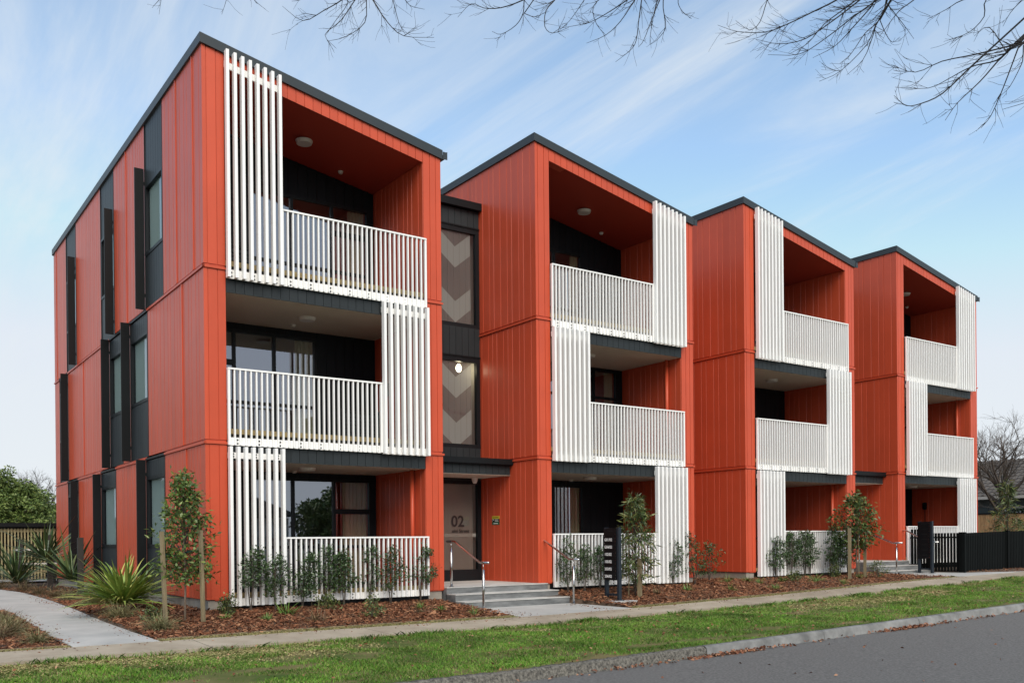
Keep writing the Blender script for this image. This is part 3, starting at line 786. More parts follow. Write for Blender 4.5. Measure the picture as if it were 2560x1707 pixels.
        for k, yy in ((3, .52), (3, 1.51), (3, 5.17), (3, 13.3), (2, 1.22), (2, 9.72), (1, 1.05)):
            sbox('joint_batten', -.016, .003, yy - .022, yy + .022, ST[k][0], ST[k][1] or ztop(0), 'red', lw)
    # ---- front: piers, header boards
    fw = MB().box(.03, .05, .004, .011, .02, .05).build('front_wall', 'red', root)
    for k in (1, 2, 3):
        z0 = ST[k][0]
        for x_a, x_b in ((0, .069), (.069, .229), (.229, A), (B, B + .145), (B + .145, B + .275), (B + .275, Wd)):
            z1 = ST[k][1] or (ztop(x_b) + .01)
            sbox('cladding_board', x_a + (GAP if x_a else 0), x_b - GAP * (x_b != Wd), 0, .013, z0, z1, 'red', fw, .0008)
        if k < 3:
            for x_a, x_b in ((-.022, A - .002), (B + .002, Wd + .022)):
                sbox('flashing', x_a, x_b, -.022, .013, ST[k][1] + .012, ST[k][1] + .052, 'red', fw)
        sbox('corner_trim', Wd - .012, Wd - .0005, .001, .4, z0, ST[k][1] or ztop(Wd), 'red', fw)
    pw = (B - A) / 24
    me = bpy.data.meshes.new('header_board')
    w_ = pw - 2 * GAP * .8
    hb = MB().prism_y([(0, zhead(A)), (w_, zhead(A) - .178 * w_), (w_, ztop(A) - SLOPE * w_ + .01), (0, ztop(A) + .01)], 0, .013)
    me.from_pydata(hb.v, [], hb.f); me.materials.append(MATS['red'])
    for i in range(24):
        inst('header_board', me, (A + i * pw + GAP * .8, 0, -.184 * i * pw), fw)
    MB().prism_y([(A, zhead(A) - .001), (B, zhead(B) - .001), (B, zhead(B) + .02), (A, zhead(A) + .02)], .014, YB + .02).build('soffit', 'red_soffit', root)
    # ---- right wall boards (first metres)
    rw = MB().box(Wd - .011, Wd - .004, .42, .45, .02, .05).build('side_wall', 'red', root)
    for k in (1, 2, 3):
        z1 = ST[k][1] or ztop(Wd)
        yz_boards(rw, Wd - .012, Wd, .0, 2.15 if idx != 4 else 6, ST[k][0], z1, 'red', out=1)
    # ---- recess side (right) boards
    rs = MB().box(B + .004, B + .011, .2, .23, .2, .23).build('recess_wall', 'red', root)
    for k in (1, 2, 3):
        z0 = LV[k]['floor']; z1 = LV[k]['ceil'] or zhead(B) - .01
        yz_boards(rs, B, B + .012, .016, YB, z0, z1, 'red')
    # ---- slabs, soffits, deck edges
    for k in (2, 3):
        L = LV[k]; c = LV[k - 1]['ceil']
        MB().box(A - .01, B + .01, .06, YB + .1, c + .012, L['floor']).build('floor_slab', 'darkwood', root)
        MB().box(A - .005, B + .005, .03, YB + .06, c, c + .011).build('soffit', 'soffit', root)
        sb = MB().box(A, B, .014, .05, c + .02, L['p0'] + .12).build('slab_edge', 'charcoal', root)
        for a_, b_ in widths(B - A, (.158, .158)):
            sbox('slab_board', A + a_ + .004, A + b_ - .004, .0, .013, c, L['p0'] + .1, 'charcoal', sb)
    MB().box(A - .01, B + .01, .06, YB + .1, -.5, LV[1]['floor']).build('floor_slab', 'darkwood', root)
    sbox('slab_edge', A - .05, B + .05, .02, .058, -.5, LV[1]['p1'] - .03, 'black', root)
    for k in (1, 2, 3):
        f = LV[k]['floor']
        MB().box(A - .005, B + .005, .02, .055, f - .045, f + .04).build('deck_edge', 'wood', root)
    # ---- recess back walls with their glazing
    for k in (1, 2, 3):
        gx0, gx1, gz1, mull, rails, extra, cur = glaz[k]
        f = LV[k]['floor']
        glazing(root, YB + .03, gx0, gx1, f, gz1, mull, rails, extra, cur)
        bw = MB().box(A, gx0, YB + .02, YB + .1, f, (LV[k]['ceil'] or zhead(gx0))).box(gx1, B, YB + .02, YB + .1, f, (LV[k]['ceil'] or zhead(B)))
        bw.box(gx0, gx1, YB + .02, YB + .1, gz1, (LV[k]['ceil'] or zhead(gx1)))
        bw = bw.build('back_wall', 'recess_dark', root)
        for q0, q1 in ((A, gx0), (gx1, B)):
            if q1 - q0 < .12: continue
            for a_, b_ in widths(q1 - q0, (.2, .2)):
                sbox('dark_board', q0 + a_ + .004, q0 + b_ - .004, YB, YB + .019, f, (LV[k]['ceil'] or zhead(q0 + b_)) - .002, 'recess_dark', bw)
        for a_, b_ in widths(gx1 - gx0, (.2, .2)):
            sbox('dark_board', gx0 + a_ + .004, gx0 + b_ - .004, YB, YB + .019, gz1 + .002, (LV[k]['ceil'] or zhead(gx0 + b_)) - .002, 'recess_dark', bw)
        # ceiling fittings
        cz = LV[k]['ceil'] or None
        lx, ly = (2.2, .95) if k == 2 else ((2.13, .85) if k == 1 else (2.25, 1.12))
        z_ = cz if cz else zhead(lx) - .02
        MB().cyl((lx, ly, z_ - .055), .14, .06, 'z', 20, .165).build('ceiling_light', 'lightbody', root, False)
        dx, dy = (2.2, 1.62) if k < 3 else (3.25, 1.68)
        z_ = cz if cz else zhead(dx) - .01
        MB().cyl((dx, dy, z_ - .045), .035, .05, 'z', 12, .055).build('smoke_detector', 'lightbody', root)
    MB().tube([(B - .06, .42, LV[1]['floor']), (B - .06, .42, LV[1]['ceil'])], .042, 12).build('downpipe', 'red', root, True)
    MB().tube([(B - .06, .42, LV[2]['floor']), (B - .06, .42, LV[2]['ceil'])], .042, 12).build('downpipe', 'red', root, True)
    for k in (1, 2, 3):
        balcony(root, k, sides[k - 1], A, B, None)
    return root
G_A = {1: (1.50, 4.05, 2.20, (2.35, 3.22), (.84,), ((2, 1.55),), ((3.45, 3.98),)),
       2: (.42, 2.87, 4.98, (1.20, 1.99), (3.61,), ((0, 4.355),), ((2.45, 2.82),)),
       3: (1.50, 4.05, 7.76, (2.37, 3.23), (6.40,), ((2, 7.18),), ((3.62, 3.98),))}
G_B = {1: (.45, 2.95, 2.20, (1.25, 2.02), (.84,), (), ((2.6, 2.88),)),
       2: (1.7, 4.06, 5.08, (2.5, 3.30), (4.38,), (), ((3.72, 3.98),)),
       3: (.45, 2.95, 7.80, (1.25, 2.1), (6.40,), (), ((2.66, 2.88),))}
block(1, 0, 0, 0, 4.546, 'LRL', 'largest and nearest red clad block, showing its long side wall with black window hoods', 13.7, G_A)
block(2, 6.844, .043, .043, 4.6, 'RLR', 'second red clad block from the left, just right of the main entrance', 4.0, G_B)
block(3, 13.365, .142, .09, 4.502, 'LRL', 'third red clad block from the left, without stairs on its left side', 4.0, G_A)
block(4, 20.518, .526, .224, 4.45, 'RLR', 'farthest red clad block, beside the black picket fence', 4.0, G_B)

# black louvred covers standing on the balconies of the first block
def louvre_box(x, y, z, w, d, h, label):
    t = thing('louvred_cover', (x, y, z), label, 'louvred cover', 'louvred covers on the balconies')
    MB().box(0, w, .03, d, .04, h - .03).build('body', 'boxblack', t)
    MB().box(-.01, w + .01, 0, d, h - .03, h).box(0, .03, 0, .03, 0, h - .03).box(w - .03, w, 0, .03, 0, h - .03).build('frame', 'boxblack', t)
    for i in range(8):
        sbox('slat', .03, w - .03, .0, .028, .05 + i * (h - .1) / 8, .05 + i * (h - .1) / 8 + .05, 'charcoal', t)
louvre_box(2.98, 1.2, 2.80, .9, .5, .70, 'black louvred cover on the middle balcony of the nearest block')
louvre_box(.45, 1.2, 5.60, .8, .5, .70, 'black louvred cover behind the tall white fins of the top balcony')
louvre_box(.45, 1.0, .06, .8, .5, .72, 'black louvred cover behind the white fins of the ground floor balcony')
def wall_lamp(x, y, z, label, conduit=0):
    t = thing('wall_light', (x, y, z), label, 'wall light', 'black wall lights')
    MB().box(-.09, 0, -.05, .05, -.1, .1).box(-.03, 0, -.06, .06, -.12, .12).build('housing', 'black', t)
    if conduit: MB().tube([(-.015, 0, -.11), (-.015, 0, -.11 - conduit)], .012, 6).build('conduit', 'black', t)
wall_lamp(4.157, 1.45, 4.0, 'small black light on the red wall of the middle balcony of the nearest block')
wall_lamp(13.365 + 4.113, 1.75, 4.15, 'small black light on the red wall of the middle balcony of the third block')
wall_lamp(20.518 + 4.06, 2.1, 1.95, 'small black light with conduit on the ground floor balcony wall of the farthest block', .9)

# ------------------------------------------------------------------ stair links between the blocks
def stair_link(x0, x1, yf, dz, label, detailed):
    t = thing('stair_link', (x0, 0, dz), label, 'building', 'dark glazed stair links between blocks')
    w = x1 - x0 - .004
    core = MB()
    ZB = [(0, .0), (2.28, 3.0), (5.0, 5.68), (7.88, 8.30)]
    for za, zb in ZB[1:]: core.box(.006, w, yf + .02, yf + .2, za + .001, zb)
    cw = core.build('spandrel', 'charcoal', t)
    for za, zb in ZB[1:]:
        for a_, b_ in widths(w - .01, (.165, .165)):
            sbox('dark_board', .006 + a_ + .004, .006 + b_ - .004, yf, yf + .019, za, zb, 'charcoal', cw)
        sbox('flashing', .006, w, yf - .02, yf + .02, za + .02, za + .05, 'black', cw)
    MB().box(.006, w + .05, yf - .12, yf + 6, 8.31, 8.47).build('roof', 'black', t)
    for za, zb, nm in ((.06, 2.28, 'door'), (3.0, 5.0, 'window'), (5.68, 7.88, 'window')):
        f = MB(); T = .085
        bot = .15 if nm == 'door' else 0
        f.box(.006, w, yf + .0, yf + .1, zb - T, zb - .002); f.box(.006, w, yf + .0, yf + .1, za - (.06 if nm == 'door' else 0), za + T + bot)
        f.box(.007, .007 + T, yf + .001, yf + .099, za + .001, zb - .004); f.box(w - T - .01, w - .001, yf + .001, yf + .099, za + .001, zb - .004)
        if nm == 'door': f.box(w * .5 - .04, w * .5 + .02, yf + .001, yf + .099, za, zb - .004)
        fr = f.build(nm, 'frame', t)
        MB().add([(.04, yf + .05, za), (w - .04, yf + .05, za), (w - .04, yf + .05, zb), (.04, yf + .05, zb)], [(0, 1, 2, 3)]).build('pane', 'clear_glass', fr)
        if nm == 'window' and detailed:
            MB().add([(.09, yf + .062, za + .05), (w - .2, yf + .062, za + .05), (w - .2, yf + .062, zb - .05), (.09, yf + .062, zb - .05)], [(0, 1, 2, 3)]).build('chevron_film', 'chevron', fr)
        if nm == 'door':
            MB().add([(.09, yf + .062, za + .2), (w - .2, yf + .062, za + .2), (w - .2, yf + .062, zb - .05), (.09, yf + .062, zb - .05)], [(0, 1, 2, 3)]).build('frosted_film', 'frost', fr)
            sbox('push_bar', .1, w - .1, yf + .085, yf + .1, 1.02, 1.10, 'lightbody', fr)
    # canopy over the door
    c = MB().box(.006, w + .0, 1.03, yf, 2.345, 2.52).build('canopy', 'black', t)
    for a_, b_ in widths(w - .02, (.165, .165)):
        sbox('canopy_board', .01 + a_ + .004, .01 + b_ - .004, 1.01, 1.029, 2.335, 2.53, 'charcoal', c)
    MB().prism_x([(.9, 2.55), (1.03, 2.53), (1.03, 2.56), (.92, 2.575), (.91, 2.665), (.90, 2.668)], .006, w + .02).box(.006, w + .01, .94, yf, 2.531, 2.60).build('gutter', 'black', c)
    MB().box(.008, w - .002, 1.02, yf, 2.325, 2.344).build('soffit', 'soffit', c)
    MB().cyl((w - .38, yf - .32, 2.24), .06, .085, 'z', 14, .075).cyl((w - .38, yf - .32, 2.19), .035, .05, 'z', 14, .06).build('camera_dome', 'lightbody', c)
    # stairwell inside
    inn = MB()
    Y0, Y1 = yf + .21, yf + 2.3
    inn.add([(0.02, Y1, -.0), (w + .3, Y1, 0), (w + .3, Y1, 8.2), (0.02, Y1, 8.2)], [(0, 1, 2, 3)])
    inn.build('stair_wall', 'stair_taupe', t)
    MB().add([(w - .03, Y0 - .1, 0), (w - .03, Y1, 0), (w - .03, Y1, 8.2), (w - .03, Y0 - .1, 8.2)], [(0, 1, 2, 3)]).build('stair_wall', 'stairwhite', t)
    MB().box(.02, w - .04, Y0, Y1, -.05, .03).build('stair_floor', 'stairwhite', t)
    MB().box(.02, w - .04, Y1 - .6, Y1, 2.62, 2.8).box(.02, w - .04, Y1 - .6, Y1, 5.42, 5.6).build('stair_floor', 'stairwhite', t)
    for zb in (0.03, 2.8):
        st = MB().prism_y([(.1, zb + 1.45), (w - .75, zb + .12), (w - .55, zb), (w - .75, zb), (.1, zb + 1.25)], Y0 + .55, Y0 + .60).build('stair_stringer', 'stairwhite', t)
        for i in range(8):
            sbox('stair_tread', .1 + i * .16, .32 + i * .16, Y0 + .6, Y0 + 1.6, zb + 1.18 - i * .165, zb + 1.22 - i * .165, 'stairwhite', st)
        MB().tube([(.1, Y0 + .02, zb + 2.0), (w - .62, Y0 + .02, zb + 1.02), (w - .22, Y0 + .02, zb + .98)], .028, 8).tube([(w - .72, Y0 + .02, zb), (w - .72, Y0 + .02, zb + 1.06)], .022, 8).build('stair_handrail', 'stairred', t)
    if detailed:
        MB().cyl((w - .38, yf + .3, 4.915), .04, .07, 'z', 16).build('lamp_base', 'lightbody', t)
        b = MB(); n = 12
        V = []; F = []
        for i in range(7):
            a = math.pi * i / 6
            for k in range(n): V.append((w - .38 + .066 * math.sin(a) * math.cos(k * 6.2832 / n), yf + .3 + .066 * math.sin(a) * math.sin(k * 6.2832 / n), 4.82 + .09 * math.cos(a)))
        for i in range(6):
            for k in range(n): F.append((i * n + k, i * n + (k + 1) % n, (i + 1) * n + (k + 1) % n, (i + 1) * n + k))
        b.add(V, F).build('lamp_globe', 'lamp_lit', t, True)
        for s, size, xe, z_, bold in (('02', .345, 6.41, 1.252, .007), ('uini Street', .108, 6.535, 1.118, .0022)):
            me = text_mesh('door_lettering', s, size, 'darklettering', bold, 'RIGHT')
            o = inst('door_lettering', me, (xe - x0, yf + .04, z_), t); o.rotation_euler = (R(90), 0, 0)
    return t
stair_link(4.546 + .002, 6.844, 2.156, .0, 'dark glazed stair tower between the first and second red blocks', True)
stair_link(13.365 + 4.502 + .002, 20.518, 2.5, .19, 'dark stair entrance between the third and farthest red blocks', False)
t = thing('recess_wall', (11.444, 3.4, 0), 'narrow red wall closing the gap between the second and third blocks', 'wall')
cw = MB().box(.004, 1.915, .012, .2, -.1, 8.2).build('wall_core', 'red', t)
for a_, b_ in widths(1.9, (.165, .26)):
    sbox('cladding_board', .01 + a_ + GAP, .01 + b_ - GAP, 0, .012, 0, 8.2, 'red', t)

# ------------------------------------------------------------------ entrance steps and handrails
def steps(x0, x1, yl, yback, z, label, n=3, tread=.32, rise=.125):
    t = thing('entrance_steps', (x0, yl, z - n * rise), label, 'steps', 'concrete entrance steps')
    for i in range(n):
        top = n * rise - i * rise
        yf = -i * tread
        wx = .12 * i
        yb = (yback - yl) if i == 0 else -(i - 1) * tread + .02
        o = MB().box(0, x1 - x0 + wx * .25, yf, yb, -.2, top - .018).build('landing' if i == 0 else 'step', 'step_concrete', t)
        MB().box(-.0, x1 - x0 + wx * .25 + .004, yf - .012, yb - .003, top - .0178, top).build('tread', 'tread_concrete', o)
    return t
steps(4.55, 6.99, -.08, 2.16, .045, 'three grey concrete steps up to the glass door beside the nearest block')
steps(18.55, 20.78, .35, 2.5, .235, 'three grey concrete steps at the far entrance behind the young maple')
def handrail(x, ya, za, yb, zb, label, h=.88):
    """ya upper foot, yb lower foot"""
    t = thing('handrail', (x, yb, zb), label, 'handrail', 'stainless steel stair handrails')
    def q(y, z): return (0, y - yb, z - zb)
    for y, z in ((ya, za), (yb, zb)):
        p = MB().tube([q(y, z), q(y, z + h - .13)], .024, 10).tube([q(y, z + h - .14), q(y, z + h - .02)], .008, 8).build('post', 'steel', t, True)
        MB().cyl(q(y, z), .05, .012, 'z', 14).build('base_plate', 'steel', p)
    zt, zu = za + h, zb + h
    MB().tube([q(ya + .16, zt), q(ya - .12, zt), q(ya - .16, zt - .01), q(yb + .14, zu + .01), q(yb + .10, zu), q(yb - .18, zu)], .021, 10).build('rail', 'steel', t, True)
handrail(4.71, .0, .045, -1.12, -.35, 'steel handrail on the left side of the near steps')
handrail(7.0, .18, .045, -.92, -.34, 'steel handrail on the right side of the near steps, beside the white balcony')
handrail(18.72, .62, .235, -.55, -.115, 'steel handrail on the left side of the far steps')
handrail(20.74, .55, .235, -.42, -.11, 'steel handrail on the right side of the far steps, against the black gate')

# ------------------------------------------------------------------ letterboxes, warning sign
def facing_left(o): o.rotation_euler = (R(90), 0, R(-90)); return o
def letterboxes(x, y, z, names, label, h=1.5):
    t = thing('letterbox_stand', (x, y, z), label, 'letterbox', 'black letterbox stands')
    MB().prism_z([(-.28, -.42), (.30, -.42), (.30, .34), (-.28, .34)], -.16, .0).build('footing', 'concrete', t)
    for yy in (-.215, .165):
        p = MB().box(-.02, .055, yy, yy + .055, 0, h).build('post', 'postblue', t)
        MB().box(-.06, .10, yy - .035, yy + .09, .0005, .012).build('base_plate', 'postblue', p)
    MB().box(.0, .06, -.16, .16, .09, .13).box(.0, .06, -.16, .16, h - .05, h - .01).build('crossbar', 'postblue', t)
    rows = 7
    z0 = .40; rh = (h - .03 - z0) / rows
    bk = MB().box(-.02, .05, -.158, .16, z0, h - .012).build('cabinet', 'boxblack', t)
    for i in range(rows):
        zt = h - .03 - i * rh
        bx = sbox('letterbox_door', -.034, -.0205, -.15, .215, zt - rh + .008, zt, 'boxblack', t)
        MB().box(-.038, -.034, -.08, .10, zt - .042, zt - .036).build('letter_slot', 'charcoal', t)
        tag(MB().cyl((-.034, -.135, zt - .04), .006, -.006, 'x', 6).cyl((-.034, -.135, zt - rh + .04), .006, -.006, 'x', 6).build('rivets', 'steel', t), kind='stuff')
        if names and i > 0 and i - 1 < len(names):
            me = text_mesh('number_lettering', names[i - 1], .078, 'lettering', .0022)
            o = facing_left(inst('number_lettering', me, (-.040, .19, zt - .095), t))
    return t
letterboxes(7.76, -1.22, -.285, ['G01/02', 'G04/02', '102/02', '105/02', '203/02', '206/02'], 'black letterbox stand with white flat numbers, beside the near entrance path', 1.46)
letterboxes(20.02, -.62, -.095, None, 'black letterbox stand without visible numbers, in front of the far steps', 1.46)
t = thing('security_sign', (6.844, 1.587, 1.376), 'small yellow, black and green camera notice on the red wall beside the glass door', 'sign')
MB().box(-.006, -.001, -.142, .142, .035, .095).build('yellow_band', 'signyellow', t)
MB().box(-.006, -.001, -.142, .142, -.036, .034).build('black_band', 'boxblack', t)
MB().box(-.006, -.001, -.142, .142, -.096, -.037).build('green_band', 'signgreen', t)
m = MB().box(-.0085, -.0065, -.10, .03, .008, .02).box(-.0085, -.0065, -.11, .03, -.022, -.01).box(-.0085, -.0065, -.08, .08, -.075, -.058)
m.add([(-.0085, .125, .022), (-.0085, .07, .0), (-.0085, .055, .012), (-.0085, .11, .032)], [(0, 1, 2, 3)]).add([(-.0085, .128, -.02), (-.0085, .10, .0), (-.0085, .112, .006), (-.0085, .135, -.012)], [(0, 1, 2, 3)])
m.build('print', 'lettering', t)
MB().box(-.0085, -.0065, -.12, .12, .058, .07).build('print', 'boxblack', t)

# ------------------------------------------------------------------ black picket fence and gate on the right
FZ = 1.03
def pickets(t, pts, zb, zt, m='fence_black', w=.065, th=.018, name='picket', ax='y'):
    for a in pts:
        x_, y_ = a
        if ax == 'y': sbox(name, x_ - th / 2, x_ + th / 2, y_ - w / 2, y_ + w / 2, zb, zt, m, t)
        else: sbox(name, x_ - w / 2, x_ + w / 2, y_ - th / 2, y_ + th / 2, zb, zt, m, t)
t = thing('picket_gate', (20.97, -.7, -.1), 'black picket gate with see-through gaps at the right of the far steps', 'gate')
pickets(t, [(0, -.42 + .093 * i) for i in range(10)], .04, 1.13)
for z_ in (.16, .98): sbox('gate_rail', .01, .05, -.46, .46, z_, z_ + .045, 'fence_black', t)
t = thing('picket_fence', (20.97, -1.22, -.1), 'long black picket fence running right along the footpath', 'fence')
for yy in (.0, 1.03): sbox('post', -.045, .045, yy - .045, yy + .045, -.1, 1.15, 'fence_black', t)
pickets(t, [(0, 1.12 + .093 * i) for i in range(6)], .04, 1.25)
for z_ in (.16, .98): sbox('fence_rail', .01, .05, 1.05, 1.7, z_, z_ + .045, 'fence_black', t)
for k in range(7): sbox('post', -.045 + k * 2.4 + .0, .045 + k * 2.4, -.045 + (.0 if k else .09), .045 + (.0 if k else .09), -.1 + .02 * k, 1.15 + .05 * k, 'fence_black', t)
for i in range(170):
    xx = .09 + .093 * i
    pickets(t, [(xx, 0)], .03 + .02 * xx / 2.4, 1.125 + .02 * xx / 2.4 * 2.2, ax='x')
for k in range(6):
    for z_ in (.16, .98): sbox('fence_rail', k * 2.4, k * 2.4 + 2.4, .01, .05, z_ + .04 * k, z_ + .04 * k + .045, 'fence_black', t)

# ------------------------------------------------------------------ plants
def prof_round(t): return np.sqrt(np.clip(1 - (2 * t - 1) ** 2, 0, 1))
def anchors(n, z0, z1, rad, prof, power=.6, lump=.25):
    t = rng.random(n); r = rad * prof(t) * rng.random(n) ** power; a = rng.uniform(0, 6.283, n)
    r = r * (1 + lump * np.sin(a * 3 + t * 9 + rng.uniform(0, 6)))
    return np.stack([r * np.cos(a), r * np.sin(a), z0 + (z1 - z0) * t], 1)
def foliage(name, parent, A, per, spread, L, Wd, droop, m, axis=True):
    n = len(A) * per
    P = np.repeat(A, per, 0) + rng.normal(0, spread, (n, 3))
    D = rng.normal(size=(n, 3))
    o = P.copy(); o[:, 2] = 0; o /= np.linalg.norm(o, axis=1, keepdims=True) + 1e-6
    D += o * .9; D[:, 2] += droop
    D /= np.linalg.norm(D, axis=1, keepdims=True)
    V, F = leaves_np(P, D, L * rng.uniform(.65, 1.3, n), Wd * rng.uniform(.7, 1.2, n))
    return npmesh(name, V, F, m, parent)
def twigs(parent, A, base, rad, m, frac=.5, name='stem', n_side=5):
    b = MB()
    for p in A[rng.random(len(A)) < frac]:
        s = Vector((base[0] + rng.normal(0, .01), base[1] + rng.normal(0, .01), base[2]))
        e = Vector(p); mid = s.lerp(e, .5); mid.x *= .55; mid.y *= .55; mid.z += .06 * (e.z - s.z)
        b.tube([s, mid, e], [rad, rad * .65, rad * .3], n_side)
    return b.build(name, m, parent)
def shrub(x, y, h, w, label, m='shrub_leaf', bare=.32, dens=1.0, leaf=.045, lean=(0, 0), group='young evergreen shrubs along the facades'):
    t = thing('shrub', (x, y, zg(x, y) - .02), label, 'shrub', group)
    lean = (lean[0] + rng.normal(0, .05), lean[1] + rng.normal(0, .05)); w = w * rng.uniform(.85, 1.2); dens = dens * rng.uniform(.8, 1.15)
    A = anchors(int(72 * dens), h * bare, h, w / 2, lambda q: np.interp(q, [0, .25, .6, 1], [.55, 1, .85, .25]))
    A[:, 0] += lean[0] * A[:, 2]; A[:, 1] += lean[1] * A[:, 2]
    b = MB()
    k = 3
    tops = []
    for i in range(k):
        a = rng.uniform(0, 6.283); r = w * .16
        p0 = Vector((0, 0, -.05)); p1 = Vector((r * .5 * math.cos(a), r * .5 * math.sin(a), h * .35)); p2 = Vector((r * math.cos(a) + lean[0] * h * .8, r * math.sin(a) + lean[1] * h * .8, h * .86))
        b.tube([p0, p1, p2], [.011, .008, .004], 5); tops.append((p1, p2))
    for p in A[::3]:
        p1, p2 = tops[rng.integers(k)]
        q = p1.lerp(p2, float(np.clip((p[2] - h * .4) / (h * .5), 0, .95)))
        b.tube([q, Vector(p)], [.004, .002], 3)
    b.build('stem', 'bark', t)
    foliage('foliage', t, A, 12, .038, leaf * 1.15, leaf * .62, .25, m)
    return t
V1S = [(.64, -.29, 1.02, .52, 'leftmost shrub before the white balcony, with a bare bent stem'), (1.01, -.45, .92, .46, 'second shrub from the left before the ground floor white fins'),
       (1.54, -.28, .92, .55, 'third shrub from the left, at the join of fins and balustrade'), (2.04, -.12, 1.08, .5, 'fourth shrub from the left, tallest before the near balustrade'),
       (2.34, -.23, .95, .48, 'fifth shrub from the left, dense, before the near balustrade'), (2.88, -.16, 1.08, .5, 'sixth shrub from the left, thin and open, before the near balustrade'),
       (3.25, -.27, 1.02, .55, 'seventh shrub from the left, before the red end of the near balcony'), (3.96, -.12, 1.02, .5, 'eighth shrub from the left, reaching over the red pier of the nearest block')]
for i, (x, y, h, w, l) in enumerate(V1S):
    shrub(x, y, h, w, l, dens=[1.2, 1.1, 1.15, .95, 1.2, .7, .9, .95][i], bare=[.42, .3, .25, .3, .3, .25, .28, .38][i], lean=(.12, 0) if i == 7 else (0, 0))
for x, y, h, w, d, l in ((7.4, -.24, 1.12, .5, .8, 'open upright shrub right of the near steps handrail'), (7.86, -.22, 1.0, .5, .9, 'shrub left of the numbered letterboxes'),
                         (8.4, -.1, .9, .5, .8, 'shrub half hidden behind the numbered letterboxes'), (10.55, -.12, 1.05, .6, .62, 'airy shrub before the white fins of the second block'),
                         (11.3, -.1, 1.2, .8, 1.2, 'bushy light green shrub at the right corner of the second block'), (12.0, .1, .95, .6, .8, 'low dark shrub in the gap between second and third blocks')):
    shrub(x, y, h, w, l, dens=d, bare=.2, leaf=.05)
for x, y, h, w, d, l in ((14.2, -.1, 1.0, .62, 1.1, 'leftmost shrub before the white fins of the third block'), (14.75, -.12, 1.15, .55, 1.1, 'second shrub before the third block, on a bare thin stem'),
                         (15.25, -.18, 1.18, .62, 1.2, 'third shrub before the third block, upright and dense'), (15.65, -.02, 1.1, .4, .8, 'fourth shrub before the third block, narrow with a bare stem'),
                         (16.05, -.35, 1.3, .55, 1.0, 'fifth shrub before the third block, tallest of that row'), (16.4, -.35, .95, .6, 1.3, 'sixth shrub before the third block, low and dark'), (16.95, -.25, 1.3, .5, .9, 'shrub behind the stake of the young maple')):
    shrub(x, y, h, w, l, dens=d, bare=.28, leaf=.052)
def stake(x, y, h, label, s=.05, lean=(0, 0)):
    z = zg(x, y)
    t = MB()
    q = s / 2
    t.add([(-q, -q, -.2), (q, -q, -.2), (q, q, -.2), (-q, q, -.2), (-q + lean[0], -q + lean[1], h), (q + lean[0], -q + lean[1], h), (q + lean[0], q + lean[1], h), (-q + lean[0], q + lean[1], h)],
          [(0, 3, 2, 1), (4, 5, 6, 7), (0, 1, 5, 4), (1, 2, 6, 5), (2, 3, 7, 6), (3, 0, 4, 7)])
    o = t.build('timber_stake', 'stakewood'); o.location = (x, y, z); o.rotation_euler = (0, 0, R(20))
    return tag(o, label, 'stake', 'timber tree stakes')
def young_tree(x, y, h, trunk_h, w, label, m, leaf, lw, prof, n, per, droop, bark='bark_pale', spread=.06, ties=()):
    t = thing('young_tree', (x, y, zg(x, y)), label, 'tree')
    A = anchors(n, trunk_h, h, w / 2, prof, .55, .2)
    MB().tube([(0, 0, -.05), (.01, .0, trunk_h), (-.01, 0.01, h * .7), (-.03, 0, h * .97)], [.017, .014, .009, .004], 7).build('trunk', bark, t, True)
    b = MB()
    for p in A[::2]:
        z0 = max(trunk_h * .8, p[2] - .35 * (p[2] - trunk_h * .6))
        b.tube([(0, 0, z0), (p[0] * .5, p[1] * .5, (z0 + p[2]) / 2 + .03), tuple(p)], [.007, .005, .002], 4)
    b.build('branches', 'bark', t)
    foliage('crown', t, A, per, spread, leaf, lw, droop, m)
    for a, b_ in ties: MB().tube([a, b_], [.018, .018], 4).build('tie_strap', 'strap', t)
    return t
young_tree(-.55, -.69, 2.22, .62, .9, 'slender young tree between two timber stakes at the corner of the nearest block', 'ash_leaf', .085, .036,
           lambda q: np.interp(q, [0, .15, .45, .62, .8, 1], [.62, .95, 1.0, .75, .5, .2]), 165, 18, -.12, ties=(((.02, 0, 1.05), (.21, -.27, 1.09)), ((-.02, 0, 1.0), (-.34, -.16, 1.02))))
stake(-.88, -.86, 1.40, 'left timber stake of the young tree at the nearest corner', .05, (-.06, .0))
stake(-.35, -.97, 1.40, 'right timber stake of the young tree at the nearest corner', .05, (-.04, 0))
young_tree(8.54, -1.05, 2.02, .35, .85, 'bushy long-leaved young tree right of the numbered letterboxes', 'wattle_leaf', .16, .032,
           lambda q: np.interp(q, [0, .2, .5, .75, 1], [.9, 1.0, .9, .55, .15]), 105, 13, -.35, bark='bark')
stake(8.56, -1.16, .78, 'thick timber stake at the foot of the long-leaved young tree', .075)
stake(8.42, -.98, 1.92, 'thin bamboo cane rising through the long-leaved young tree', .014)
young_tree(16.6, -.75, 2.1, .78, 1.15, 'young maple between timber stakes before the far entrance', 'maple_leaf', .11, .045,
           lambda q: np.interp(q, [0, .15, .45, .75, 1], [.45, .85, 1.0, .75, .3]), 150, 14, -.3, spread=.075, ties=(((0, 0, .98), (-.62, -.22, .95)), ((0, 0, .98), (.18, -.1, .95))))
stake(15.95, -1.0, 1.28, 'left timber stake of the young maple', .07)
stake(16.79, -.87, 1.0, 'right timber stake of the young maple', .065)
stake(16.48, -.9, 1.5, 'thin cane tied to the young maple', .02)
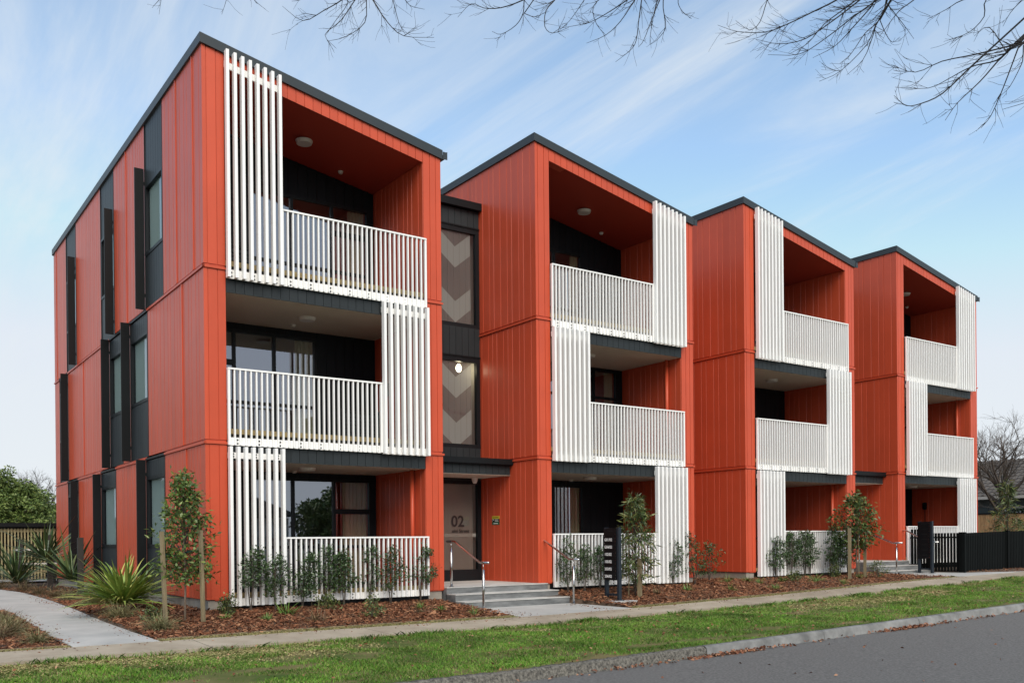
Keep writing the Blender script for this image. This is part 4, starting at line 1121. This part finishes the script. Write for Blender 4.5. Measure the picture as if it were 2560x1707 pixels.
def strap_plant(name, x, y, n, L, wd, label, cat, m, up=.75, droop=1.0, z=None, seg=7, group=None, spread=.03, tilt=(0, 0)):
    t = thing(name, (x, y, (zg(x, y) if z is None else z) - .02), label, cat, group)
    V = []; F = []
    for i in range(n):
        a = rng.uniform(0, 6.283); e = math.asin(np.clip(rng.beta(1.5, 1.3) * up + (1 - up) * .5, .05, .99)) if up < 1 else rng.uniform(.9, 1.5)
        l = L * rng.uniform(.6, 1.12); w = wd * rng.uniform(.7, 1.2)
        d = Vector((math.cos(a) * math.cos(e) + tilt[0], math.sin(a) * math.cos(e) + tilt[1], math.sin(e))).normalized()
        sd = Vector((-math.sin(a), math.cos(a), rng.normal(0, .25))).normalized()
        p = Vector((rng.normal(0, spread), rng.normal(0, spread), 0))
        k0 = len(V); dr = droop * rng.uniform(.5, 1.4)
        for s in range(seg + 1):
            q = s / seg
            ww = w * (.55 + .9 * q if q < .4 else .91 * (1 - ((q - .4) / .6) ** 1.8) + .03)
            V += [p - sd * ww / 2, p + sd * ww / 2]
            d = (d + Vector((0, 0, -dr * q * .42 / seg * 3))).normalized()
            p = p + d * (l / seg)
        F += [(k0 + 2 * s, k0 + 2 * s + 1, k0 + 2 * s + 3, k0 + 2 * s + 2) for s in range(seg)]
    npmesh('leaves', [tuple(v) for v in V], F, m, t, True)
    return t
strap_plant('cabbage_tree', -.92, 1.74, 330, 1.1, .046, 'large yellow-green spiky strap-leaved plant at the corner beside the path', 'plant', 'flax_yellow', .82, 1.05, z=-.1, group=None, spread=.05, seg=8)
strap_plant('cabbage_tree', -.55, 8.3, 90, 1.35, .05, 'mid green strap-leaved plant against the red side wall behind the large yellow-green one', 'plant', 'flax_green', .95, .6, z=.1)
strap_plant('cabbage_tree', -.75, 10.6, 90, 1.3, .05, 'drooping dark green strap-leaved plant next to the black post by the wall', 'plant', 'flax_green', .9, .8, z=.55)
strap_plant('cabbage_tree', -1.0, 13.8, 120, 1.5, .05, 'dark green strap-leaved plant before the slatted timber shelter', 'plant', 'flax_green', .97, .55, z=-.1)
def post(x, y, h, label):
    o = MB().box(-.06, .06, -.06, .06, -.1, h).build('dark_post', 'darkwood'); o.location = (x, y, zg(x, y)); tag(o, label, 'post', 'dark timber posts by the side wall')
post(-.45, 7.9, 1.3, 'dark post beside the mid green strap-leaved plant')
post(-.62, 10.9, 1.4, 'dark post behind the drooping strap-leaved plant')
post(-.85, 14.2, 1.3, 'dark post before the slatted timber shelter')
def tussock(x, y, r, n, label, m='tussock', w=.006, up=.8, droop=1.6, tilt=(0, 0)):
    strap_plant('tussock', x, y, n, r, w, label, 'grass', m, up, droop, seg=4, group='tussock grasses in the beds', spread=r * .12, tilt=tilt)
for x, y, r, n, m, l in ((-1.22, .55, .42, 420, 'tussock', 'pale tussock under the large yellow-green strap plant, nearest its base'), (-1.05, -1.15, .42, 420, 'tussock', 'pale tussock leaning beside the left timber stake'),
                         (-2.72, -1.45, .34, 320, 'tussock', 'pale tussock at the front corner of the bed left of the path'), (-2.85, -.2, .42, 380, 'tussock', 'pale tussock in the middle of the bed left of the path'),
                         (-3.1, -.6, .5, 360, 'tussock_brown', 'brown tussock at the left edge of the picture'), (-2.8, 1.1, .4, 300, 'tussock', 'tussock beside the inner corner of the left bed'), (-2.7, 2.3, .35, 260, 'tussock_brown', 'small brown tussock at the back of the left bed'),
                         (-.95, 4.2, .4, 300, 'tussock', 'straw tussock between the strap plants and the path'), (-1.0, 6.2, .42, 300, 'tussock', 'yellowish tussock left of the mid green strap plant'), (-1.05, 7.6, .42, 300, 'tussock_brown', 'brown green tussock beside the path, before the drooping strap plant'),
                         (-1.1, 9.3, .45, 300, 'tussock_brown', 'reddish tussock beside the path, behind the drooping strap plant'), (-1.2, 11.2, .5, 300, 'tussock_brown', 'reddish tussock at the bend of the path'), (-1.5, 12.9, .5, 300, 'tussock_brown', 'farthest reddish tussock before the slatted shelter'),
                         (-2.3, 13.9, .5, 300, 'tussock_brown', 'dark red tussock at the far left edge of the path')):
    tussock(x, y, r, n, l, m)
for x, y, r, n, m, l in ((.57, -1.24, .17, 90, 'green_tuft', 'small bright green tuft in the mulch before the second shrub'), (1.08, -.72, .33, 46, 'green_tuft', 'broad-bladed green tuft at the foot of the second shrub'), (1.28, -1.5, .36, 90, 'tussock_brown', 'brown wispy tuft in the mulch before the fourth shrub'),
                         (3.52, -.87, .2, 60, 'green_tuft', 'green tuft before the eighth shrub'), (3.76, -1.17, .16, 40, 'green_tuft', 'tiny tuft near the foundation corner of the nearest block'), (3.3, -1.25, .15, 50, 'tussock_brown', 'small brown tuft before the eighth shrub'),
                         (4.1, -1.75, .22, 60, 'green_tuft', 'green tuft near the near steps'), (12.93, -.25, .22, 60, 'green_tuft', 'tuft at the foundation corner of the third block'), (12.9, -.67, .22, 60, 'green_tuft', 'tuft in the mulch before the left fins of the third block'),
                         (12.32, -1.6, .25, 70, 'green_tuft', 'tuft near the footpath left of the third block'), (14.63, -.94, .34, 26, 'green_tuft', 'upright bladed tuft before the third block balcony'), (14.72, -1.7, .24, 80, 'green_tuft', 'dense tuft near the footpath before the maple'),
                         (10.2, -.9, .2, 50, 'green_tuft', 'tuft in the mulch before the fins of the second block'), (9.2, -1.0, .2, 40, 'tussock_brown', 'wispy tuft right of the long-leaved young tree'), (11.3, -1.2, .22, 60, 'green_tuft', 'tuft in the mulch below the corner of the second block'), (12.4, -.1, .3, 60, 'green_tuft', 'tuft against the foundation in the gap between blocks'),
                         (0.0, -.95, .16, 40, 'green_tuft', 'tiny tuft right of the right timber stake'), (13.8, -.6, .2, 50, 'green_tuft', 'tuft below the second shrub of the third block'), (16.45, -.95, .2, 60, 'green_tuft', 'tuft at the foot of the young maple')):
    tussock(x, y, r, n, l, m, w=.009 if n > 50 else .018, up=.95, droop=.9)
for x, y, h, w, l in ((.2, -.5, .3, .26, 'tiny leafy plant at the left foot of the white fins'), (2.29, -1.4, .3, .35, 'low leafy plant in the mulch before the sixth shrub'), (1.9, -.55, .26, .4, 'low spreading plant at the foot of the fourth shrub'), (-.95, -.35, .2, .35, 'low dark plant left of the young tree trunk'),
                      (16.94, -1.18, .42, .55, 'low light green plant before the far steps'), (8.95, -.6, .4, .5, 'low light plant right of the thick stake'), (15.95, -.55, .35, .45, 'low plant at the foot of the fifth shrub of the third block'), (14.1, -.75, .25, .3, 'low plant before the first shrub of the third block')):
    shrub(x, y, h, w, l, m='wattle_leaf', bare=.1, dens=.5, leaf=.04, group='low plants in the mulch')

# ------------------------------------------------------------------ leafless street trees overhanging the road
def grow(b, pts, r0, r1, depth, curl):
    """limb polyline with twigs spreading from it"""
    P = [Vector(p) for p in pts]
    if depth == 2 and len(P) > 2:                                    # round the bends of the main limbs
        E_ = [P[0] * 2 - P[1]] + P + [P[-1] * 2 - P[-2]]; P2 = [P[0]]
        for i in range(1, len(E_) - 2):
            a, b_, c, d = E_[i - 1], E_[i], E_[i + 1], E_[i + 2]
            for k in (1, 2, 3):
                t = k / 3
                P2.append(.5 * ((2 * b_) + (c - a) * t + (2 * a - 5 * b_ + 4 * c - d) * t * t + (3 * b_ - a - 3 * c + d) * t ** 3))
        P = P2
    Q = [P[0]]
    for i in range(len(P) - 1):                                     # resample with a little crookedness
        a, c = P[i], P[i + 1]
        n = max(1, int((c - a).length / .12))
        for k in range(1, n + 1):
            q = a.lerp(c, k / n)
            if k < n: q = q + Vector(rng.normal(0, .008, 3))
            Q.append(q)
    n = len(Q)
    b.tube(Q, [r0 + (r1 - r0) * i / max(1, n - 1) for i in range(n)], 5 if r0 > .006 else 3)
    if depth <= 0: return
    tot = sum((Q[i + 1] - Q[i]).length for i in range(n - 1))
    m = int(tot * (10 if depth > 1 else 9)) + 1
    for k in range(m):
        i = int(rng.uniform(.12, .97) * (n - 1))
        d = (Q[min(i + 1, n - 1)] - Q[max(i - 1, 0)]).normalized()
        s = Vector(rng.normal(size=3)); s = (s - d * s.dot(d)).normalized()
        nd = (d + s * rng.uniform(.35, 1.0)).normalized()
        l = tot * rng.uniform(.10, .34) * (1 - .4 * i / n) if depth > 1 else rng.uniform(.05, .22)
        l = min(l, .75)
        p = Q[i]; pts2 = [p]; sg = 4
        for q in range(sg):
            nd = (nd + Vector((0, 0, curl)) * .12 + Vector(rng.normal(0, .09, 3))).normalized()
            p = p + nd * l / sg; pts2.append(p)
        rr = (r0 + (r1 - r0) * i / n) * .6
        grow(b, pts2, max(rr, .0016), .0011, depth - 1, curl)
LIMB_A=[[(2.75,-12.14,4.88),(2.65,-11.99,4.75),(2.59,-11.87,4.7),(2.57,-11.77,4.68),(2.55,-11.68,4.63),(2.49,-11.55,4.63),(2.47,-11.45,4.62),(2.44,-11.35,4.59),(2.37,-11.22,4.55),(2.21,-11.03,4.59)],
[(2.61,-11.8,4.71),(2.69,-11.71,4.77),(2.59,-11.49,4.77),(2.49,-11.27,4.78),(2.42,-11.08,4.75),(2.37,-10.9,4.87)],
[(2.6,-11.67,4.65),(2.45,-11.6,4.47),(2.27,-11.52,4.29),(2.16,-11.48,4.14)],
[(2.52,-11.86,4.64),(2.49,-11.76,4.37),(2.48,-11.67,4.19),(2.48,-11.59,4.12)],
[(2.61,-11.43,4.69),(2.41,-11.32,4.48),(2.25,-11.24,4.39),(2.12,-11.18,4.36),(2.02,-11.14,4.43)],
[(2.54,-11.99,5.03),(2.52,-11.9,4.99),(2.51,-11.81,4.93),(2.53,-11.74,4.86)],
[(2.62,-11.8,5.13),(2.5,-11.63,5.11),(2.56,-11.58,5.02),(2.54,-11.47,4.94),(2.48,-11.34,4.92)],
[(2.69,-11.61,5.24),(2.54,-11.42,5.22),(2.49,-11.31,5.18),(2.43,-11.18,5.14)],
[(2.66,-12.08,4.54),(2.64,-11.99,4.35),(2.63,-11.9,4.26),(2.52,-11.74,4.22)],
[(2.56,-11.88,4.66),(2.55,-11.88,4.57),(2.54,-11.87,4.51),(2.47,-11.82,4.35),(2.41,-11.78,4.28)],
[(2.65,-11.7,4.72),(2.69,-11.55,4.99),(2.74,-11.4,5)]]
LIMB_B=[[(3.02,-10.49,5.97),(3.02,-10.44,5.85),(3.05,-10.39,5.76),(3.03,-10.32,5.67),(3.01,-10.24,5.52),(2.85,-10.07,5.3),(2.73,-9.92,5.23)],
[(3,-10.48,5.94),(2.96,-10.48,5.78),(2.88,-10.44,5.6),(2.76,-10.39,5.48),(2.64,-10.33,5.29),(2.54,-10.28,5.19)],
[(2.98,-10.1,6.1),(2.94,-9.96,6.04),(2.83,-9.78,5.98),(2.7,-9.6,5.91),(2.59,-9.41,5.88),(2.43,-9.2,5.93),(2.33,-9.03,6.04)],
[(3.13,-10.45,6),(3.07,-10.31,5.92),(2.96,-10.14,5.81),(2.82,-9.94,5.66),(2.68,-9.74,5.55),(2.5,-9.51,5.59)],
[(3.12,-10.32,6.09),(3.03,-10.16,5.98),(2.9,-9.97,5.84),(2.75,-9.76,5.71),(2.61,-9.57,5.7),(2.48,-9.38,5.79)],
[(2.89,-10.52,5.74),(2.89,-10.6,5.61),(2.9,-10.7,5.44),(2.9,-10.78,5.3)],
[(2.84,-10.49,5.58),(2.82,-10.56,5.42),(2.81,-10.63,5.31),(2.8,-10.71,5.32)],
[(3.24,-10.65,5.89),(3.16,-10.62,5.8),(3.03,-10.56,5.69),(2.91,-10.51,5.53),(2.83,-10.49,5.43)],
[(2.9,-10.41,5.59),(2.89,-10.37,5.47),(2.86,-10.3,5.31),(2.77,-10.19,5.19)],
[(3.04,-10.26,5.86),(2.92,-10.14,5.68),(2.82,-10.03,5.54),(2.68,-9.89,5.45)],
[(3.2,-10.13,6.13),(3.05,-9.99,5.99),(2.9,-9.86,5.85),(2.79,-9.75,5.68),(2.66,-9.63,5.59)],
[(2.56,-9.55,6.2),(2.54,-9.48,6.15),(2.52,-9.4,5.96),(2.47,-9.31,5.91),(2.4,-9.2,6.03)],
[(0.61,-8.17,6.24),(0.62,-8.11,6.17),(0.65,-8.05,6.08),(0.62,-7.97,5.99),(0.54,-7.83,5.94),(0.5,-7.73,6)],
[(0.87,-8.36,6.24),(0.8,-8.36,6.11),(0.71,-8.34,5.99),(0.67,-8.37,5.81),(0.71,-8.44,5.73),(0.81,-8.56,5.76)],
[(1.51,-8.81,6.23),(1.47,-8.66,6.19),(1.39,-8.48,6.13),(1.29,-8.29,6.08),(1.13,-8.06,6.08)],
[(1.31,-9.04,6.06),(1.33,-9,5.98),(1.33,-8.96,5.81),(1.34,-8.91,5.64),(1.32,-8.85,5.57),(1.23,-8.74,5.48)],
[(1.47,-9.16,6.05),(1.42,-9.15,5.94),(1.34,-9.12,5.74),(1.26,-9.1,5.54),(1.2,-9.09,5.46)],
[(1.54,-9.08,6.09),(1.53,-9.08,5.93),(1.55,-9.09,5.75),(1.49,-9.04,5.64),(1.43,-9,5.59)],
[(1.5,-8.8,6.21),(1.49,-8.74,6.16),(1.41,-8.62,5.98),(1.32,-8.5,5.87),(1.2,-8.35,5.82)],
[(0.79,-8.06,6.33),(0.73,-7.92,6.29),(0.61,-7.73,6.27),(0.51,-7.57,6.31),(0.45,-7.43,6.4),(0.38,-7.28,6.31)],
[(1.23,-8.37,6.33),(1.16,-8.32,6.2),(1.07,-8.26,6.05),(1.01,-8.21,5.98)],
[(1.25,-8.63,6.21),(1.13,-8.54,6.07),(1.15,-8.56,5.9),(1.23,-8.61,5.79)],
[(1.81,-9.02,6.2),(1.8,-9.01,6.1),(1.83,-9.04,6.01),(1.9,-9.09,5.94)],
[(1.58,-9.11,6.07),(1.49,-9.05,6.01),(1.44,-9.01,5.73),(1.43,-9,5.59)],
[(0.64,-8.08,6.06),(0.7,-8.18,6),(0.77,-8.29,6.03)],
[(-0.65,-6.91,6.44),(-0.67,-6.78,6.39),(-0.79,-6.58,6.33),(-0.92,-6.36,6.29),(-1.05,-6.14,6.5)],
[(-0.53,-7,6.44),(-0.61,-6.95,6.33),(-0.73,-6.86,6.12),(-0.86,-6.77,5.98),(-0.77,-6.84,5.84)],
[(-0.5,-7.02,6.44),(-0.51,-6.99,6.34),(-0.51,-6.95,6.13),(-0.66,-6.82,6),(-0.8,-6.69,5.97)],
[(-0.56,-7.1,6.38),(-0.54,-7.18,6.24),(-0.45,-7.31,5.99),(-0.34,-7.44,5.83),(-0.13,-7.66,5.78)],
[(-0.38,-7.23,6.38),(-0.37,-7.28,6.25),(-0.34,-7.34,6.01),(-0.3,-7.41,5.86)],
[(-0.28,-7.3,6.32),(-0.24,-7.39,6.18),(-0.15,-7.52,6.11)],
[(-0.67,-6.78,6.46),(-0.63,-6.81,6.35),(-0.74,-6.73,6.16),(-0.8,-6.69,6.05)],
[(-0.88,-6.51,6.56),(-0.93,-6.35,6.51),(-0.97,-6.2,6.55)],
[(-2.02,-5.33,6.75),(-2.05,-5.31,6.64),(-2.07,-5.3,6.48)],
[(-2.04,-5.32,6.67),(-2.13,-5.26,6.55)],
[(-1.54,-5.92,6.63),(-1.56,-5.91,6.51),(-1.6,-5.88,6.36)],
[(-1.4,-6.14,6.57),(-1.36,-6.17,6.45),(-1.27,-6.24,6.35)]]
def street_tree(loc, limbs, hub, label):
    t = thing('bare_street_tree', loc, label, 'tree', 'leafless street trees')
    L = Vector(loc)
    MB().tube([Vector((0, 0, -.4)), Vector((.02, .05, 1.2)), (hub - L) * .55 + Vector((.1, .0, .4)), hub - L], [.26, .2, .17, .12], 12).build('trunk', 'bark', t, True)
    b = MB()
    # starting points of the limbs are gathered into boughs that reach back to the fork
    for pts in limbs:
        P = [Vector(p) - L for p in pts]
        s = P[0]; H = hub - L
        m1 = H.lerp(s, .45) + Vector((0, 0, 1.0)) ; m2 = H.lerp(s, .8) + Vector((0, 0, .75))
        tot = sum((P[i + 1] - P[i]).length for i in range(len(P) - 1))
        r = .0036 + .004 * min(tot, 2)
        b.tube([H, m1, m2, s], [.04, .018, r * 1.25, r], 6)
        grow(b, P, r, .0016, 2, .5)
    b.build('branches', 'bark_dark', t)
    return t
street_tree((5.2, -17.6, -.6), LIMB_A, Vector((5.0, -16.6, 5.2)), 'bare twigs of a leafless tree reaching in from the right edge of the sky')
street_tree((.5, -18.2, -.6), LIMB_B, Vector((1.4, -16.6, 6.6)), 'bare twigs of a leafless tree hanging from the top edge of the picture')
def bare_tree(x, y, z, h, label, seed, spread=.5, m='bark'):
    global rng
    keep = rng; rng = np.random.default_rng(seed)
    t = thing('bare_tree', (x, y, z), label, 'tree', 'leafless trees')
    MB().tube([(0, 0, -.2), (.03, 0, h * .2), (0, .03, h * .42)], [.15, .12, .1], 9).build('trunk', m, t, True)
    b = MB()
    def rec(p, d, l, r, k):
        n = 4; pts = [p]
        for i in range(n):
            d = (d + Vector(rng.normal(0, .1, 3)) + Vector((0, 0, .05))).normalized(); pts.append(pts[-1] + d * l / n)
        b.tube(pts, [r + (r * .55 - r) * i / n for i in range(n + 1)], 6 if k > 2 else 3)
        if k == 0: return
        for _ in range(4 if k > 1 else 7):
            i = int(rng.integers(1, n + 1)); s = Vector(rng.normal(size=3)); s = (s - d * s.dot(d)).normalized()
            rec(pts[i], (d + s * rng.uniform(.45, 1.05)).normalized(), l * rng.uniform(.5, .78), r * .5, k - 1)
    for i in range(7):
        a = i * 2.4 + .4; e = spread * rng.uniform(.4, 1.25)
        rec(Vector((0, 0, h * (.24 + .028 * i))), Vector((math.cos(a) * e, math.sin(a) * e, .8)).normalized(), h * .33, .075, 4)
    b.build('branches', m, t)
    rng = keep
    return t
bare_tree(38.6, 6.7, 0, 7.0, 'leafless tree before the tiled roof at the right edge', 5, .75)
bare_tree(4.2, 46, 0, 5.2, 'thin leafless tree behind the big green tree at the left', 9, .6)
t = young_tree(27.6, .9, 2.75, .7, 1.25, 'pale narrow-leaved young tree behind the black picket fence', 'wattle_leaf', .22, .03, lambda q: np.interp(q, [0, .3, .6, 1], [.9, 1, .55, .12]), 110, 12, -.1, bark='bark')

def leafy_tree(x, y, z, h, trunk, rx_, ry_, rz_, label, n_clump, per, leaf, m='tree_leaf'):
    t = thing('leafy_tree', (x, y, z), label, 'tree', 'leafy trees')
    cz = h - rz_
    u = rng.normal(size=(n_clump, 3)); u /= np.linalg.norm(u, axis=1, keepdims=True); u *= (rng.random(n_clump) ** .38)[:, None]
    u *= (1 + .22 * np.sin(u[:, :1] * 5 + 1) * np.cos(u[:, 1:2] * 4))
    C = u * np.array([rx_, ry_, rz_]) + np.array([0, 0, cz])
    C = C[C[:, 2] > trunk * .75]
    MB().tube([(0, 0, -.3), (.05, 0, trunk), (0, .05, cz)], [.2, .15, .09], 9).build('trunk', 'bark', t, True)
    b = MB()
    for p in C[::3]: b.tube([(0, 0, trunk * .9), (p[0] * .5, p[1] * .5, (trunk + p[2]) / 2), tuple(p)], [.06, .035, .012], 4)
    b.build('branches', 'bark', t)
    n = len(C) * per
    off = rng.normal(size=(n, 3)); off /= np.linalg.norm(off, axis=1, keepdims=True); off *= (rng.random(n) ** .5 * .42)[:, None]; off[:, 2] *= .6
    P = np.repeat(C, per, 0) + off
    D = off + rng.normal(0, .12, (n, 3)); D[:, 2] -= .08; D /= np.linalg.norm(D, axis=1, keepdims=True) + 1e-9
    V, F = leaves_np(P, D, leaf * rng.uniform(.6, 1.3, n), leaf * .5)
    npmesh('crown', V, F, m, t)
    return t
leafy_tree(.9, 35.5, -.2, 4.65, 1.5, 2.7, 2.4, 2.0, 'big round green tree behind the slatted shelter at the left edge', 330, 120, .17)
leafy_tree(-4.2, 38, -.2, 4.1, 1.3, 2.6, 2.2, 1.8, 'green tree partly cut off by the left edge, behind the round one', 200, 110, .17)
for i_, (x_, y_, h_, l_) in enumerate(((-7.6, 25, 8.5, 'nearest of the unseen trees added at left to darken the side wall reflection'), (-11.5, 33, 10.5, 'middle one of the unseen trees added at left to darken the side wall reflection'), (-17, 41, 11.5, 'farthest of the unseen trees added at left to darken the side wall reflection'))):
    leafy_tree(x_, y_, -.3, h_, 1.6, 3.6, 3.6, h_ * .43, l_, 190, 45, .3)  # out of view, added so the lower side wall mirrors dark foliage
leafy_tree(19.5, -31, -.6, 5.4, 1.2, 3.2, 3.0, 2.6, 'dark green tree across the road, seen mirrored in the ground floor window', 220, 120, .24)

# ------------------------------------------------------------------ slatted timber shelter at the left
t = thing('slatted_shelter', (0, 18, -.24), 'timber slat shelter with a flat black roof edge at the left', 'shelter')
MB().box(-9, 4.5, -.12, 3.2, 1.74, 1.87).build('roof', 'black', t)
for xx in (-6.3, -3.6, -1.18, 1.4, 4.0): sbox('post', xx - .06, xx + .06, -.06, .06, 0, 1.735, 'palewood', t)
sbox('rail', -9, 4.5, .045, .09, 1.58, 1.68, 'palewood', t); sbox('rail', -9, 4.5, .045, .09, .25, .34, 'palewood', t)
i = 0; xx = -5.6
while xx < 4.3:
    sbox('slat', xx, xx + .042, .0, .035, .06, 1.70, 'palewood', t); xx += .094
sbox('back_wall', -9, 4.5, 3.1, 3.18, .02, 1.738, 'darkwood', t)
for k in range(46): sbox('paling', -4.5 + k * .19, -4.5 + k * .19 + .13, 2.6, 2.625, 0, 1.05, 'palewood', t)
t = thing('garden_bench', (-.35, 15.1, zg(-.35, 15.1)), 'pale garden table and bench half hidden by the strap-leaved plants', 'bench')
sbox('table_top', -.5, .6, -.3, .3, .98, 1.02, 'lightbody', t); sbox('seat', -.4, .6, -.75, -.45, .58, .62, 'lightbody', t)
for xx in (-.38, .48): sbox('leg', xx, xx + .07, -.05, .05, 0, .98, 'darkwood', t); sbox('seat_leg', xx, xx + .06, -.65, -.55, 0, .58, 'darkwood', t)

# ------------------------------------------------------------------ neighbouring houses and fence
t = thing('paling_fence', (36, 0, 0), 'brown timber paling fence behind the black picket fence', 'fence')
for k in range(104): sbox('paling', 0, .02, -1.5 + k * .152, -1.5 + k * .152 + .148, -.05, 1.88 + random.uniform(-.01, .01), 'brownwood', t)
sbox('capping', -.03, .06, -1.6, 14.4, 1.885, 1.93, 'fence_black', t)
def house(x0, x1, y0, y1, z, zg_, zr, label, wall='weatherboard', face='-x', rows=12):
    t = thing('neighbour_house', ((x0 + x1) / 2, (y0 + y1) / 2, z), label, 'house')
    cx, cy = (x0 + x1) / 2, (y0 + y1) / 2
    X0, X1, Y0, Y1 = x0 - cx, x1 - cx, y0 - cy, y1 - cy
    wl_ = MB().box(X0, X1, Y0, Y1, 0, zg_ - .1).build('wall', wall, t)
    k = 0; zz = .2
    while zz < zg_ - .25:
        (sbox('weatherboard', X0 - .02, X0, Y0, Y1, zz, zz + .17, wall, wl_) if face == '-x' else sbox('weatherboard', X0, X1, Y1, Y1 + .02, zz, zz + .17, wall, wl_)); zz += .18
    o = .55
    b = MB().add([(X0 - o, Y0 - o, zg_), (X1 + o, Y0 - o, zg_), (X1 + o, Y1 + o, zg_), (X0 - o, Y1 + o, zg_), (0, Y0 + (1.5 if face == '-x' else 0), zr), (0, Y1 - (1.5 if face == '-x' else 0), zr)],
                 [(0, 1, 4), (1, 2, 5, 4), (2, 3, 5), (3, 0, 4, 5), (0, 3, 2, 1)])
    rf = b.build('roof', 'rooftile', t)
    if face == '-x':
        # wavy tile courses stepping up the slope that faces the camera
        run = -(X0 - o); 
        for r in range(rows):
            f0, f1 = r / rows, (r + 1) / rows
            xa, xb = (X0 - o) * (1 - f0), (X0 - o) * (1 - f1); za, zb = zg_ + (zr - zg_) * f0, zg_ + (zr - zg_) * f1
            ya, yb = Y0 - o + f0 * (o + 1.5), Y1 + o - f0 * (o + 1.5)
            V = []; n = int((yb - ya) / .075)
            for i in range(n + 1):
                y_ = ya + (yb - ya) * i / n; w_ = .028 * math.sin(y_ * 2 * math.pi / .3)
                V += [(xa - .03, y_, za + .035 + w_), (xa - .03, y_, za + .075 + w_), (xb, y_, zb + .05 + w_ * .8)]
            F = []
            for i in range(n):
                F += [(3 * i, 3 * i + 1, 3 * i + 4, 3 * i + 3), (3 * i + 1, 3 * i + 2, 3 * i + 5, 3 * i + 4)]
            MB().add(V, F).build('tile_course', 'rooftile', rf)
        MB().box(X0 - o - .12, X0 - o - .01, Y0 - o, Y1 + o, zg_ - .13, zg_ + .02).build('gutter', 'gutterwhite', t)
        MB().box(X0 - o, X0 - .001, Y0 - o, Y1 + o, zg_ - .06, zg_ - .02).build('eave', 'gutterwhite', t)
    return t
h1 = house(42.6, 50, -2, 13.5, 0, 2.9, 5.0, 'dark green weatherboard house with a grey tiled roof at the right edge')
for ya, yb in ((1.0, 3.2), (-3.6, -1.4)):
    f = MB().box(-3.78, -3.70, ya, yb, 1.2, 1.3).box(-3.78, -3.70, ya, yb, 2.3, 2.4).box(-3.78, -3.70, ya, ya + .1, 1.3, 2.3).box(-3.78, -3.70, yb - .1, yb, 1.3, 2.3).build('window', 'gutterwhite', h1)
    MB().add([(-3.73, ya, 1.25), (-3.73, yb, 1.25), (-3.73, yb, 2.35), (-3.73, ya, 2.35)], [(0, 3, 2, 1)]).build('pane', 'glass', f)
h2 = house(3.2, 12, 46, 54, 0, 2.3, 3.9, 'grey roofed house behind the green tree, left of the nearest block', 'housewhite')
h3 = house(6, 15.5, -40, -31, -.6, 3.0, 5.2, 'white house across the road, seen mirrored in the ground floor window', 'housewhite', '+y')
